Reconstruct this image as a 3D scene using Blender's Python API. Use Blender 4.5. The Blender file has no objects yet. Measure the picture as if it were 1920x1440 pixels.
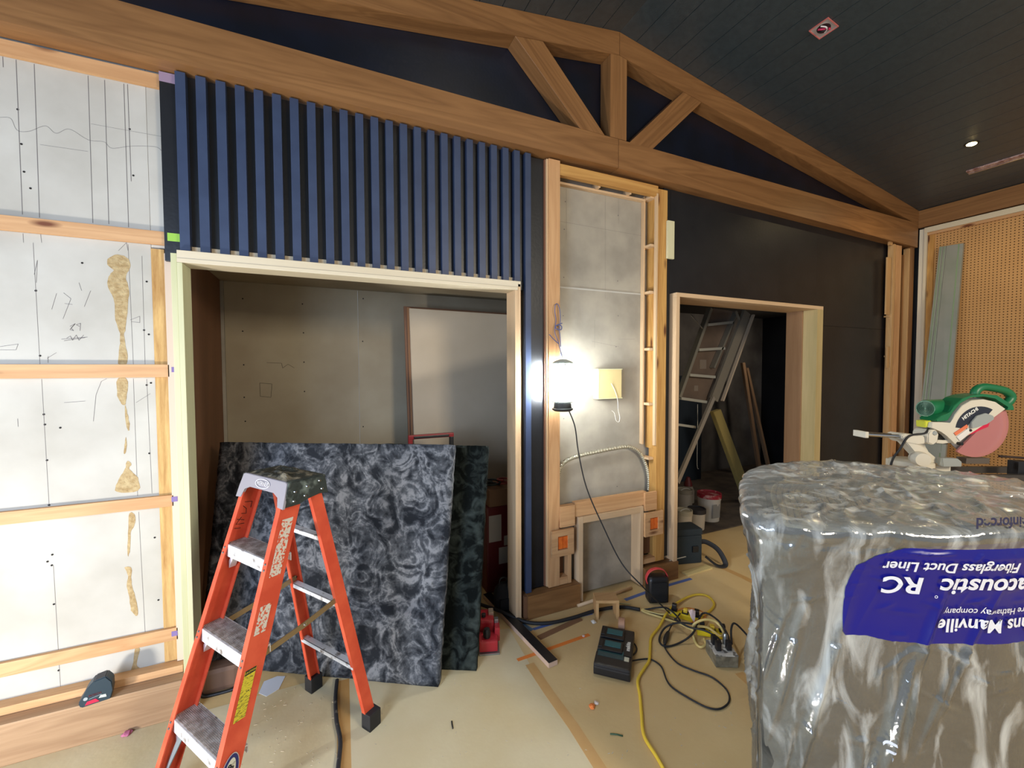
import bpy, bmesh, math, random
from mathutils import Vector, Matrix, noise
random.seed(7)
SC = bpy.context.scene
COL = SC.collection
R = math.radians

# ------------------------------------------------------------------ camera, light, exposure
YAW, PITCH, ROLL, FPX, HC = 0.421046, -0.0358591, -0.00325539, 779.4, 1.6
def cam_axes():
    F = Vector((math.sin(YAW)*math.cos(PITCH), math.cos(YAW)*math.cos(PITCH), math.sin(PITCH)))
    Rt = Vector((math.cos(YAW), -math.sin(YAW), 0)); U = Rt.cross(F)
    return Rt*math.cos(ROLL)+U*math.sin(ROLL), -Rt*math.sin(ROLL)+U*math.cos(ROLL), F
RT, UP, FW = cam_axes()
cd = bpy.data.cameras.new('camera'); cam = bpy.data.objects.new('camera', cd); COL.objects.link(cam)
cd.sensor_fit = 'HORIZONTAL'; cd.sensor_width = 36; cd.lens = 36*FPX/1920; cd.clip_start = 0.02
cam.matrix_world = Matrix(((RT.x, UP.x, -FW.x, 0), (RT.y, UP.y, -FW.y, 0), (RT.z, UP.z, -FW.z, HC), (0, 0, 0, 1)))
SC.camera = cam
SC.view_settings.view_transform = 'Standard'; SC.view_settings.look = 'None'
SC.view_settings.gamma = 1; SC.view_settings.exposure = 0.35
SC.view_settings.use_curve_mapping = False
W_ = bpy.data.worlds.new('world'); SC.world = W_; W_.use_nodes = True
W_.node_tree.nodes['Background'].inputs[0].default_value = (0.80, 0.88, 1.0, 1)
W_.node_tree.nodes['Background'].inputs[1].default_value = 0.34
def area(name, loc, target, size, power, col, size_y=None, spread=180):
    l = bpy.data.lights.new(name, 'AREA'); l.energy = power; l.color = col; l.size = size
    if size_y: l.shape = 'RECTANGLE'; l.size_y = size_y
    l.spread = R(spread)
    o = bpy.data.objects.new(name, l); COL.objects.link(o); o.location = loc
    o.rotation_euler = (Vector(target)-Vector(loc)).to_track_quat('-Z', 'Y').to_euler()
    return o
area('work_flood_light', (-2.1, 1.0, 0.12), (0.3, 2.15, 3.0), 0.25, 46, (1.0, 0.96, 0.90), None, 178)
area('daylight_doorway', (-2.0, -0.3, 1.6), (-0.3, 1.9, 0.0), 1.1, 78, (0.56, 0.72, 1.0), 1.6)
area('store_fill_light', (5.9, 3.2, 2.3), (4.2, 4.4, 0.8), 0.3, 5, (1.0, 0.88, 0.75))  # unseen fill added to brighten the dark store room
area('room_fill_light', (2.2, -2.2, 2.7), (2.2, 2.0, 0.4), 0.8, 78, (1.0, 0.88, 0.70))  # broad fill added behind the viewer to lift floor and ceiling
LAMP_STRENGTH = 220.0

# ------------------------------------------------------------------ pixel helpers (only used to take real positions)
def ray(x, y):
    return RT*((x-960)/FPX) + UP*(-(y-720)/FPX) + FW
def PY(x, y, Y):            # point on the plane y = Y
    d = ray(x, y); t = Y/d.y; return Vector((d.x*t, Y, HC+d.z*t))
def PX(x, y, X):
    d = ray(x, y); t = X/d.x; return Vector((X, d.y*t, HC+d.z*t))
def PZ(x, y, z=0.0):        # point on a level plane
    d = ray(x, y); t = (z-HC)/d.z; return Vector((d.x*t, d.y*t, z))

# ------------------------------------------------------------------ materials
def srgb(r, g, b):
    def f(c):
        c /= 255.0
        return c/12.92 if c <= .04045 else ((c+.055)/1.055)**2.4
    return (f(r), f(g), f(b), 1)
def mat(name, col, rough=.6, metal=0.0, spec=.5, noise_amt=0.0, nscale=12, bump=0.0, col2=None, ramp=(.35, .65), stretch=(1, 1, 1), dist=0.0, detail=6, bscale=None, emit=None, alpha=None, trans=0, coat=0):
    m = bpy.data.materials.new(name); m.use_nodes = True
    nt = m.node_tree; b = nt.nodes['Principled BSDF']
    b.inputs['Base Color'].default_value = col; b.inputs['Roughness'].default_value = rough
    b.inputs['Metallic'].default_value = metal; b.inputs['Specular IOR Level'].default_value = spec
    b.inputs['Coat Weight'].default_value = coat
    b.inputs['Transmission Weight'].default_value = trans
    if emit:
        b.inputs['Emission Color'].default_value = emit[0]; b.inputs['Emission Strength'].default_value = emit[1]
    if alpha is not None: b.inputs['Alpha'].default_value = alpha
    if col2 is not None or bump:
        tc = nt.nodes.new('ShaderNodeTexCoord'); mp = nt.nodes.new('ShaderNodeMapping')
        oi = nt.nodes.new('ShaderNodeObjectInfo'); ad = nt.nodes.new('ShaderNodeVectorMath'); ad.operation = 'ADD'
        ml = nt.nodes.new('ShaderNodeMath'); ml.operation = 'MULTIPLY'; ml.inputs[1].default_value = 37.0
        nt.links.new(oi.outputs['Random'], ml.inputs[0])
        mp.inputs['Scale'].default_value = stretch
        nt.links.new(tc.outputs['Object'], mp.inputs['Vector']); nt.links.new(mp.outputs[0], ad.inputs[0]); nt.links.new(ml.outputs[0], ad.inputs[1])
        n = nt.nodes.new('ShaderNodeTexNoise'); n.inputs['Scale'].default_value = nscale; n.inputs['Detail'].default_value = detail
        n.inputs['Distortion'].default_value = dist
        nt.links.new(ad.outputs[0], n.inputs['Vector'])
        if col2 is not None:
            r = nt.nodes.new('ShaderNodeValToRGB'); r.color_ramp.elements[0].position = ramp[0]; r.color_ramp.elements[1].position = ramp[1]
            r.color_ramp.elements[0].color = col; r.color_ramp.elements[1].color = col2
            nt.links.new(n.outputs['Fac'], r.inputs[0]); nt.links.new(r.outputs[0], b.inputs['Base Color'])
        if bump:
            n2 = n
            if bscale:
                n2 = nt.nodes.new('ShaderNodeTexNoise'); n2.inputs['Scale'].default_value = bscale; n2.inputs['Detail'].default_value = 5
                nt.links.new(ad.outputs[0], n2.inputs['Vector'])
            bp = nt.nodes.new('ShaderNodeBump'); bp.inputs['Strength'].default_value = bump; bp.inputs['Distance'].default_value = .01
            nt.links.new(n2.outputs['Fac'], bp.inputs['Height']); nt.links.new(bp.outputs[0], b.inputs['Normal'])
    return m
def wood(name, c1, c2, axis='X', scale=9, rough=.55, rings=True, knot=None, spec=.4):
    """grain runs along `axis` of the object's own coordinates"""
    m = bpy.data.materials.new(name); m.use_nodes = True; nt = m.node_tree; b = nt.nodes['Principled BSDF']
    b.inputs['Roughness'].default_value = rough; b.inputs['Specular IOR Level'].default_value = spec
    N, L = nt.nodes.new, nt.links.new
    tc = N('ShaderNodeTexCoord'); mp = N('ShaderNodeMapping'); oi = N('ShaderNodeObjectInfo'); ad = N('ShaderNodeVectorMath'); ad.operation = 'ADD'
    ml = N('ShaderNodeMath'); ml.operation = 'MULTIPLY'; ml.inputs[1].default_value = 53.0
    L(oi.outputs['Random'], ml.inputs[0])
    s = [1, 1, 1]; s['XYZ'.index(axis)] = .07
    mp.inputs['Scale'].default_value = s
    L(tc.outputs['Object'], mp.inputs['Vector']); L(mp.outputs[0], ad.inputs[0]); L(ml.outputs[0], ad.inputs[1])
    n = N('ShaderNodeTexNoise'); n.inputs['Scale'].default_value = scale; n.inputs['Detail'].default_value = 3; n.inputs['Distortion'].default_value = .6
    L(ad.outputs[0], n.inputs['Vector'])
    fac = n.outputs['Fac']
    if rings:      # cathedral grain: bands of the smooth noise
        mu = N('ShaderNodeMath'); mu.operation = 'MULTIPLY'; mu.inputs[1].default_value = 17.0; L(n.outputs['Fac'], mu.inputs[0])
        fr = N('ShaderNodeMath'); fr.operation = 'PINGPONG'; fr.inputs[1].default_value = 1.0; L(mu.outputs[0], fr.inputs[0])
        mx = N('ShaderNodeMath'); mx.operation = 'MULTIPLY_ADD'; mx.inputs[1].default_value = .26; L(fr.outputs[0], mx.inputs[0])
        sc = N('ShaderNodeMath'); sc.operation = 'MULTIPLY'; sc.inputs[1].default_value = .75; L(n.outputs['Fac'], sc.inputs[0]); L(sc.outputs[0], mx.inputs[2])
        fac = mx.outputs[0]
    f = N('ShaderNodeTexNoise'); f.inputs['Scale'].default_value = scale*14; f.inputs['Detail'].default_value = 2; L(ad.outputs[0], f.inputs['Vector'])
    ms = N('ShaderNodeMath'); ms.operation = 'MULTIPLY_ADD'; ms.inputs[1].default_value = .25; L(f.outputs['Fac'], ms.inputs[0]); L(fac, ms.inputs[2])
    r = N('ShaderNodeValToRGB'); r.color_ramp.elements[0].position = .25; r.color_ramp.elements[1].position = .95
    r.color_ramp.elements[0].color = c1; r.color_ramp.elements[1].color = c2
    L(ms.outputs[0], r.inputs[0])
    out = r.outputs[0]
    if knot:
        v = N('ShaderNodeTexVoronoi'); v.inputs['Scale'].default_value = 1.0
        mp2 = N('ShaderNodeMapping'); s2 = [9, 9, 9]; s2['XYZ'.index(axis)] = 2.6; mp2.inputs['Scale'].default_value = s2
        L(tc.outputs['Object'], mp2.inputs['Vector']); ad2 = N('ShaderNodeVectorMath'); ad2.operation = 'ADD'
        L(mp2.outputs[0], ad2.inputs[0]); L(ml.outputs[0], ad2.inputs[1]); L(ad2.outputs[0], v.inputs['Vector'])
        kr = N('ShaderNodeValToRGB'); kr.color_ramp.elements[0].position = .07; kr.color_ramp.elements[1].position = .16
        kr.color_ramp.elements[0].color = (1, 1, 1, 1); kr.color_ramp.elements[1].color = (0, 0, 0, 1)
        L(v.outputs['Distance'], kr.inputs[0])
        mix = N('ShaderNodeMix'); mix.data_type = 'RGBA'; L(kr.outputs[0], mix.inputs[0]); L(r.outputs[0], mix.inputs[6]); mix.inputs[7].default_value = knot
        out = mix.outputs[2]
    L(out, b.inputs['Base Color'])
    bp = N('ShaderNodeBump'); bp.inputs['Strength'].default_value = .12; bp.inputs['Distance'].default_value = .004
    L(ms.outputs[0], bp.inputs['Height']); L(bp.outputs[0], b.inputs['Normal'])
    return m
OAK1, OAK2 = srgb(158, 114, 70), srgb(116, 79, 45)
OAK = {a: wood('oak_'+a, OAK1, OAK2, a, 7, .42, True) for a in 'XYZ'}
PALE = {a: wood('pale_oak_'+a, srgb(205, 168, 118), srgb(178, 136, 88), a, 7, .5) for a in 'XZ'}
PINE = {a: wood('pine_'+a, srgb(218, 174, 126), srgb(184, 136, 90), a, 10, .6, True, srgb(110, 60, 30)) for a in 'XYZ'}
OLDPINE = {a: wood('yellow_pine_'+a, srgb(214, 168, 96), srgb(168, 116, 56), a, 10, .6, True, srgb(96, 52, 24)) for a in 'XYZ'}
POPLAR = {a: wood('poplar_'+a, srgb(222, 214, 178), srgb(186, 186, 138), a, 5, .5, False) for a in 'XYZ'}
POPB = {a: wood('pale_jamb_'+a, srgb(226, 196, 158), srgb(196, 160, 118), a, 5, .5, False) for a in 'XYZ'}
PLYB = wood('brown_plywood', srgb(140, 98, 68), srgb(96, 64, 42), 'Z', 5, .6, False)
EDGE = wood('plywood_edge', srgb(226, 190, 126), srgb(150, 104, 52), 'Z', 45, .8, False)
BASEB = wood('baseboard_wood', srgb(180, 148, 114), srgb(146, 114, 84), 'X', 10, .55, True)
BASEZ = wood('brown_jamb', srgb(178, 142, 106), srgb(138, 102, 70), 'Z', 6, .6, False)
DRYW = mat('drywall_paper', srgb(176, 171, 160), .85, 0, .2, col2=srgb(194, 190, 180), nscale=3, detail=8)
DRYG = mat('grey_drywall', srgb(150, 143, 130), .85, 0, .2, col2=srgb(174, 166, 150), nscale=4, detail=8)
DRYC = mat('closet_drywall', srgb(160, 146, 122), .9, 0, .1, col2=srgb(174, 162, 138), nscale=2.5, detail=8)
BLACK = mat('black_paint', srgb(20, 22, 26), .38, 0, .5, col2=srgb(28, 29, 32), nscale=5, detail=8, bump=.05, bscale=60)
NAVYP = mat('dark_navy_paint', srgb(6, 12, 25), .30, 0, .6, col2=srgb(9, 18, 35), nscale=5, detail=8, bump=.04, bscale=60)
CEILM = mat('black_ceiling_paint', srgb(42, 54, 60), .33, 0, 1.0, col2=srgb(50, 62, 68), nscale=30, detail=8, bump=.15, bscale=160)
GAPM = mat('groove_light', srgb(190, 194, 200), .8)
NAVY = mat('navy_batten_paint', srgb(50, 62, 88), .45, 0, .4, col2=srgb(56, 69, 96), nscale=8)
RAWMDF = mat('raw_fibreboard', srgb(212, 192, 160), .8)
FLOORM = mat('floor_paper', srgb(204, 172, 118), .75, 0, .25, col2=srgb(216, 188, 136), nscale=2.2, detail=12, ramp=(.3, .7), bump=.08, bscale=40)
PENCIL = mat('pencil_line', srgb(110, 105, 104), .9)
HOLE = mat('dark_hole', srgb(30, 26, 24), .9)
STAIN = mat('torn_paper_brown', srgb(160, 134, 92), .95, col2=srgb(186, 164, 122), nscale=50, bump=.5, bscale=120)
def plain(name, r, g, b, rough=.6, metal=0, spec=.5, **k): return mat(name, srgb(r, g, b), rough, metal, spec, **k)
BLKPL = plain('black_plastic', 26, 26, 28, .4)
RUBBER = plain('black_rubber', 30, 30, 32, .65)
STEEL = plain('galvanised_steel', 168, 172, 170, .38, .85)
CHROME = plain('bright_steel', 200, 200, 200, .2, 1)
ORANGE = mat('orange_fibreglass', srgb(216, 88, 56), .5, 0, .4, col2=srgb(200, 72, 44), nscale=14, detail=8)
ALU = mat('spattered_aluminium', srgb(226, 228, 230), .45, .35, .5, col2=srgb(120, 110, 100), nscale=26, detail=10, ramp=(.56, .70))
ALUT = mat('worn_aluminium_tread', srgb(150, 138, 128), .5, .4, .5, col2=srgb(196, 188, 180), nscale=40, detail=8, ramp=(.4, .6))
BRASS = plain('brassy_steel', 150, 128, 92, .45, .6)
WHITE = plain('white_plastic', 226, 224, 214, .45)
YEL = plain('yellow_cord', 226, 190, 56, .5)
PALEY = plain('pale_yellow_cord', 214, 190, 120, .5)

# ------------------------------------------------------------------ mesh helpers
def link(name, me, m, parent=None, smooth=False):
    o = bpy.data.objects.new(name, me); COL.objects.link(o)
    if m is not None: me.materials.append(m)
    if smooth:
        for p in me.polygons: p.use_smooth = True
    if parent is not None: o.parent = parent
    return o
def world_child(o, parent):          # parent moved off the origin, mesh written in world coordinates
    o.parent = parent; o.matrix_parent_inverse = parent.matrix_basis.inverted()
    return o
def from_bm(name, bm, m, parent=None, smooth=False, wc=True):
    bmesh.ops.recalc_face_normals(bm, faces=bm.faces)
    me = bpy.data.meshes.new(name); bm.to_mesh(me); bm.free()
    o = link(name, me, m, None, smooth)
    if parent is not None:
        if wc: world_child(o, parent)
        else: o.parent = parent
    return o
def bm_box(bm, lo, hi, M=None, bevel=0):
    vs = [Vector((x, y, z)) for x in (lo[0], hi[0]) for y in (lo[1], hi[1]) for z in (lo[2], hi[2])]
    if M is not None: vs = [M @ v for v in vs]
    v = [bm.verts.new(p) for p in vs]
    fs = [bm.faces.new([v[i] for i in f]) for f in ((0, 1, 3, 2), (4, 6, 7, 5), (0, 4, 5, 1), (2, 3, 7, 6), (0, 2, 6, 4), (1, 5, 7, 3))]
    if bevel:
        es = list({e for f in fs for e in f.edges})
        bmesh.ops.bevel(bm, geom=es, offset=bevel, segments=2, affect='EDGES', profile=.7)
def box(name, lo, hi, m, parent=None, bevel=.0015, M=None, wc=True):
    lo, hi = [min(a, b) for a, b in zip(lo, hi)], [max(a, b) for a, b in zip(lo, hi)]
    bm = bmesh.new(); bm_box(bm, lo, hi, M, min(bevel, .3*min(h-l for l, h in zip(lo, hi)))); return from_bm(name, bm, m, parent, wc=wc)
def bm_prism(bm, pts, off):
    """pts: 3D loop, off: extrusion vector"""
    a = [bm.verts.new(p) for p in pts]; b = [bm.verts.new(Vector(p)+Vector(off)) for p in pts]; n = len(pts)
    bm.faces.new(a); bm.faces.new(b[::-1])
    for i in range(n): bm.faces.new((a[i], b[i], b[(i+1) % n], a[(i+1) % n]))
def prism(name, pts, off, m, parent=None, wc=True, bevel=0):
    bm = bmesh.new(); bm_prism(bm, [Vector(p) for p in pts], off)
    if bevel: bmesh.ops.bevel(bm, geom=list(bm.edges), offset=bevel, segments=2, affect='EDGES')
    return from_bm(name, bm, m, parent, wc=wc)
def smooth_path(pts, n=8, closed=False):
    pts = [Vector(p) for p in pts]; out = []
    N = len(pts)
    for i in range(N if closed else N-1):
        g = (lambda k: pts[k % N]) if closed else (lambda k: pts[max(0, min(N-1, k))])
        p0, p1, p2, p3 = g(i-1), g(i), g(i+1), g(i+2)
        for j in range(n):
            t = j/n
            out.append(.5*((2*p1)+(p2-p0)*t+(2*p0-5*p1+4*p2-p3)*t*t+(3*p1-p0-3*p2+p3)*t**3))
    if not closed: out.append(pts[-1])
    return out
def bm_tube(bm, path, r, seg=8, closed=False, taper=None):
    path = [Vector(p) for p in path]; N = len(path); rings = []
    up = Vector((0, 0, 1)); prev = None
    for i, p in enumerate(path):
        if closed: t = (path[(i+1) % N]-path[i-1])
        else: t = path[min(i+1, N-1)]-path[max(i-1, 0)]
        if t.length < 1e-9: t = Vector((0, 0, 1))
        t.normalize()
        if prev is None:
            a = t.cross(up)
            if a.length < .1: a = t.cross(Vector((1, 0, 0)))
        else: a = prev - t*prev.dot(t)
        a.normalize(); prev = a; b = t.cross(a)
        rr = r if taper is None else taper(i/(N-1))
        if isinstance(rr, (int, float)): rr = (rr, rr)
        rings.append([bm.verts.new(p+a*math.cos(2*math.pi*k/seg)*rr[0]+b*math.sin(2*math.pi*k/seg)*rr[1]) for k in range(seg)])
    for i in range(N if closed else N-1):
        A, B = rings[i], rings[(i+1) % N]
        for k in range(seg): bm.faces.new((A[k], A[(k+1) % seg], B[(k+1) % seg], B[k]))
    if not closed: bm.faces.new(rings[0][::-1]); bm.faces.new(rings[-1])
def tube(name, pts, r, m, parent=None, n=8, seg=8, closed=False, smooth=True, wc=True, taper=None):
    bm = bmesh.new(); bm_tube(bm, smooth_path(pts, n, closed) if n else pts, r, seg, closed, taper)
    return from_bm(name, bm, m, parent, smooth, wc)
def bm_lathe(bm, prof, M=Matrix(), seg=32):
    rings = []
    for r, z in prof:
        if r < 1e-6: rings.append([bm.verts.new(M @ Vector((0, 0, z)))])
        else: rings.append([bm.verts.new(M @ Vector((r*math.cos(2*math.pi*k/seg), r*math.sin(2*math.pi*k/seg), z))) for k in range(seg)])
    for A, B in zip(rings, rings[1:]):
        for k in range(seg):
            k2 = (k+1) % seg
            if len(A) == 1 and len(B) == 1: continue
            if len(A) == 1: bm.faces.new((A[0], B[k2], B[k]))
            elif len(B) == 1: bm.faces.new((A[k], A[k2], B[0]))
            else: bm.faces.new((A[k], A[k2], B[k2], B[k]))
def lathe(name, prof, m, M=Matrix(), parent=None, seg=32, smooth=False, wc=True):
    bm = bmesh.new(); bm_lathe(bm, prof, M, seg)
    o = from_bm(name, bm, m, parent, True, wc)
    md = o.modifiers.new('edge', 'EDGE_SPLIT'); md.split_angle = R(35)
    return o
def axis_m(p, d, x=None):
    d = Vector(d).normalized(); q = d.to_track_quat('Z', 'Y').to_matrix().to_4x4(); q.translation = Vector(p); return q
def frame(p, x, y):           # matrix with columns x, y, x cross y
    x = Vector(x).normalized(); z = x.cross(Vector(y)).normalized(); y = z.cross(x)
    m = Matrix((x, y, z)).transposed().to_4x4(); m.translation = Vector(p); return m
def text_mesh(s, size, extrude=.0004, bold=0, sx=1.0):
    c = bpy.data.curves.new('t', 'FONT'); c.body = s; c.size = size; c.extrude = extrude; c.align_x = 'CENTER'; c.align_y = 'CENTER'; c.offset = bold
    o = bpy.data.objects.new('t', c); COL.objects.link(o); bpy.context.view_layer.update()
    me = bpy.data.meshes.new_from_object(o.evaluated_get(bpy.context.evaluated_depsgraph_get()))
    bpy.data.objects.remove(o); bpy.data.curves.remove(c)
    if sx != 1.0:
        for v in me.vertices: v.co.x *= sx
    return me
def text(name, s, size, M, m, parent=None, bold=0, sx=1.0, wc=True):
    me = text_mesh(s, size, bold=bold, sx=sx); me.transform(M); me.name = name
    o = link(name, me, m)
    if parent is not None:
        if wc: world_child(o, parent)
        else: o.parent = parent
    return o
def tag(o, label=None, cat=None, group=None, kind=None):
    if label: o['label'] = label
    if cat: o['category'] = cat
    if group: o['group'] = group
    if kind: o['kind'] = kind
    return o
def thing(name, label, cat, loc=(0, 0, 0), rz=0, group=None):
    o = bpy.data.objects.new(name, None); COL.objects.link(o); o.location = loc; o.rotation_euler = (0, 0, rz)
    o.empty_display_size = .05
    bpy.context.view_layer.update()
    return tag(o, label, cat, group)
def setting(name):
    o = bpy.data.objects.new(name, None); COL.objects.link(o); o['kind'] = 'structure'; return o

# ================================================================== SETTING
YB, YG = 2.445, 2.42           # drywall face, gable wall face
XR, XA, ZA, ZE = 5.76, 1.83, 3.846, 3.26      # right wall, ridge x, ridge z, eave z
XL = 2*XA-XR
SL = (ZA-ZE)/(XR-XA)
def zc(x): return ZA-SL*abs(x-XA)

bm = bmesh.new(); bm_box(bm, (XL-.1, -3.0, -.06), (XR+.6, 5.4, 0)); fl = from_bm('floor', bm, FLOORM); fl['kind'] = 'structure'

bm = bmesh.new()
_a, _b = PZ(993, 1245), PZ(1150, 1480); _d = (_b-_a).normalized(); _e = _b+_d*3.0
bm_prism(bm, [Vector((_a.x, _a.y, .0002)), Vector((XL, 2.324, .0002)), Vector((XL, -3, .0002)), Vector((_e.x, -3, .0002)) if False else _e+Vector((0, 0, .0002))][:1]+[Vector((PZ(945, 1165).x, 2.30, .0002)), Vector((PZ(945, 1165).x-.1, 2.324, .0002)), Vector((XL, 2.324, .0002)), Vector((XL, -3, .0002)), _e+Vector((0, 0, .0002))], (0, 0, .0006))
world_child(from_bm('paper_sheet', bm, mat('pale_floor_paper', srgb(206, 188, 146), .8, 0, .2, col2=srgb(216, 202, 166), nscale=2.5, detail=12, bump=.08, bscale=40)), fl)
# ceiling: planks running towards the viewer on both slopes
ce = setting('ceiling')
def ceil_back():
    bm = bmesh.new()
    for s in (-1, 1):
        x1 = XR+.3 if s > 0 else XL-.1
        a = [(XA, -1.6, ZA+.021), (x1, -1.6, zc(x1)+.021), (x1, 2.5, zc(x1)+.021), (XA, 2.5, ZA+.021)]
        bm_prism(bm, [Vector(p) for p in a], (0, 0, .03))
    from_bm('ceiling_backing', bm, GAPM, ce)
ceil_back()
PW = .142
for s in (-1, 1):
    k = 0
    while True:
        x0 = XA+s*PW*k; x1 = XA+s*(PW*(k+1)-.004)
        if abs(x0-XA) > XR-XA+.02: break
        z0, z1 = zc(x0), zc(x1)
        pts = [(x0, -1.55, z0), (x1, -1.55, z1), (x1, -1.55, z1+.018), (x0, -1.55, z0+.018)]
        prism('plank', pts, (0, 4.02, 0), CEILM, ce); k += 1

# truss at the gable
tr = setting('trim_1')
FB = 2.31
def slab_xz(name, pts, y0, y1, m, parent, bevel=.0015):
    return prism(name, [(x, y0, z) for x, z in pts], (0, y1-y0, 0), m, parent, bevel=bevel)
def slanted(name, a, b, w, y0, y1, m, parent, ends=None):
    """member of width w from a to b (centre line) in the xz plane with its grain along its length"""
    a = Vector((a[0], 0, a[1])); b = Vector((b[0], 0, b[1])); d = (b-a); L = d.length; d.normalize()
    M = Matrix(((d.x, 0, -d.z, a.x), (0, 1, 0, y0), (d.z, 0, d.x, a.z), (0, 0, 0, 1)))
    e0, e1 = ends or ((0, 0), (0, 0))       # (lower, upper) offsets at each end
    bm = bmesh.new()
    bm_prism(bm, [Vector((e0[0], 0, -w/2)), Vector((L+e1[0], 0, -w/2)), Vector((L+e1[1], 0, w/2)), Vector((e0[1], 0, w/2))], (0, y1-y0, 0))
    o = from_bm(name, bm, m); o.matrix_world = M; o.parent = parent
    return o
slab_xz('tie_beam', [(XL, 2.947), (1.826, 2.953), (1.826, 3.145), (XL, 3.15)], FB, YG, OAK['X'], tr)
slab_xz('tie_beam', [(1.828, 2.951), (XR, 2.875), (XR, 3.128), (1.828, 3.145)], FB, YG, OAK['X'], tr)
rt = .152
for s in (-1, 1):
    xe = XA+s*(XR-XA)
    # rafters: plumb cut at the ridge
    a = Vector((XA, 0, ZA)); b = Vector((xe, 0, ZE)); d = (b-a).normalized()
    M = Matrix(((d.x, 0, 0, a.x), (0, 1, 0, FB), (d.z, 0, 1, a.z), (0, 0, 0, 1)))
    L = (b-a).length; bm = bmesh.new()
    o = slab_xz('rafter', [(XA+s*.0008, ZA), (xe, ZE), (xe, ZE-rt), (XA+s*.0008, ZA-rt)], FB-.001, YG, OAK['X'], tr)
slab_xz('king_post', [(1.757, 3.147), (1.893, 3.147), (1.893, ZA-rt-.01), (1.83, ZA-rt), (1.757, ZA-rt-.01)], FB, YG, OAK['Z'], tr)
def strut(pts):
    a, b = Vector((pts[0][0], 0, pts[0][1])), Vector((pts[3][0], 0, pts[3][1])); d = (b-a).normalized()
    M = Matrix(((d.x, 0, -d.z, a.x), (0, 1, 0, FB), (d.z, 0, d.x, a.z), (0, 0, 0, 1))); Mi = M.inverted()
    bm = bmesh.new(); bm_prism(bm, [Mi @ Vector((x, FB, z)) for x, z in pts], (0, YG-FB, 0))
    bmesh.ops.bevel(bm, geom=list(bm.edges), offset=.0012, segments=1, affect='EDGES')
    o = from_bm('strut', bm, OAK['X']); o.matrix_world = M; o.parent = tr
strut([(1.520, 3.146), (1.712, 3.146), (1.250, 3.606), (1.062, 3.579)])
strut([(1.920, 3.144), (2.124, 3.142), (2.588, 3.580), (2.405, 3.607)])

# back wall assembly
wb = setting('wall_back')
slab_xz('gable_panel', [(XL-.05, 3.0), (XR+.05, 3.0), (XR+.05, ZE+.02), (XA, ZA+.02), (XL-.05, ZE+.02)], YG+.001, YG+.03, NAVYP, wb, 0)
# left drywall
XD = PY(291, 700, YB).x
dw = box('drywall_sheet', (XL-.05, YB, .05), (XD, YB+.0127, 2.99), DRYW, wb)
box('drywall_sheet', (XD+.001, YB, 2.165), (-.625, YB+.0127, 2.99), DRYW, wb)
# furring strips
for (yt, yb_) in ((402, 430), (683, 710), (961, 985), (1245, 1271)):
    zt, zb = PY(0, yt, 2.425).z, PY(0, yb_, 2.425).z
    box('furring_strip', (XL, 2.425, zb), (PY(318, 690, 2.425).x, YB-.0005, zt), PINE['X'], wb, .002)
box('furring_strip', (XL, 2.424, 2.885), (PY(301, 150, 2.425).x, YB-.0005, 2.945), PINE['X'], wb, .002)
box('furring_strip', (XL, 2.387, .174), (PY(330, 690, 2.425).x, YB-.0005, .208), PINE['X'], wb, .002)
# pencil lines, screw holes, scrawl and torn paper on the drywall
def ribbon(bm, pts, w, y):
    for a, b in zip(pts, pts[1:]):
        a = Vector(a); b = Vector(b); d = (b-a)
        if d.length < 1e-6: continue
        n = Vector((-d.z, 0, d.x)).normalized()*w/2
        v = [bm.verts.new(p) for p in (a-n, b-n, b+n, a+n)]; bm.faces.new(v)
def pix(y, *pp): return [PY(a, b, y) for a, b in pp]
bm = bmesh.new(); yy = YB-.0006
for x0, x1, ya, yb_ in ((5, 6, 106, 126), (30, 42, 112, 402), (64, 74, 120, 408), (165, 174, 142, 418), (196, 204, 150, 420), (232, 241, 157, 426), (239, 246, 158, 340)):
    ribbon(bm, pix(yy, (x0, ya), (x1, yb_)), .0022, yy)
for x0, x1, ya, yb_ in ((43, 44, 438, 455), (76, 78, 438, 455), (62, 75, 455, 685), (78, 92, 711, 948), (240, 250, 458, 684), (250, 258, 710, 930), (266, 272, 480, 684), (275, 285, 711, 925), (260, 272, 960, 1185), (100, 114, 1060, 1300)):
    ribbon(bm, pix(yy, (x0, ya), (x1, yb_)), .0013, yy)
ribbon(bm, smooth_path(pix(yy, (0, 220), (20, 222), (32, 244), (55, 246), (85, 236), (105, 250), (130, 242), (165, 262), (195, 266), (210, 278), (245, 274), (290, 275), (303, 283)), 6), .0012, yy)
ribbon(bm, pix(yy, (170, 232), (303, 256)), .0009, yy); ribbon(bm, pix(yy, (75, 271), (165, 284)), .0009, yy)
for pp in (((106, 550), (97, 580)), ((119, 549), (133, 560), (118, 598)), ((121, 569), (136, 571)), ((170, 545), (158, 575)), ((148, 530), (153, 545)), ((64, 515), (70, 488), (68, 530)),
           ((222, 470), (237, 455), (240, 470)), ((0, 650), (34, 645), (30, 656), (0, 656)), ((88, 672), (106, 661)), ((90, 668), (90, 680)), ((244, 600), (262, 593), (262, 605), (246, 603)),
           ((175, 790), (180, 740), (190, 715), (200, 710)), ((120, 755), (160, 752)), ((255, 755), (282, 738)), ((33, 785), (34, 800))):
    ribbon(bm, pix(yy, *pp), .0014, yy)
for pp in (((131, 612), (141, 607), (133, 615), (138, 620), (131, 618), (141, 607)), ((149, 612), (143, 609), (151, 606), (150, 620)), ((115, 636), (164, 632)), ((120, 639), (160, 633)), ((125, 634), (132, 630), (136, 638), (143, 628), (148, 638), (157, 628))):
    ribbon(bm, pix(yy, *pp), .0018, yy)
o = from_bm('pencil_marks', bm, PENCIL, dw); o['kind'] = 'stuff'
bm = bmesh.new()
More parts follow.
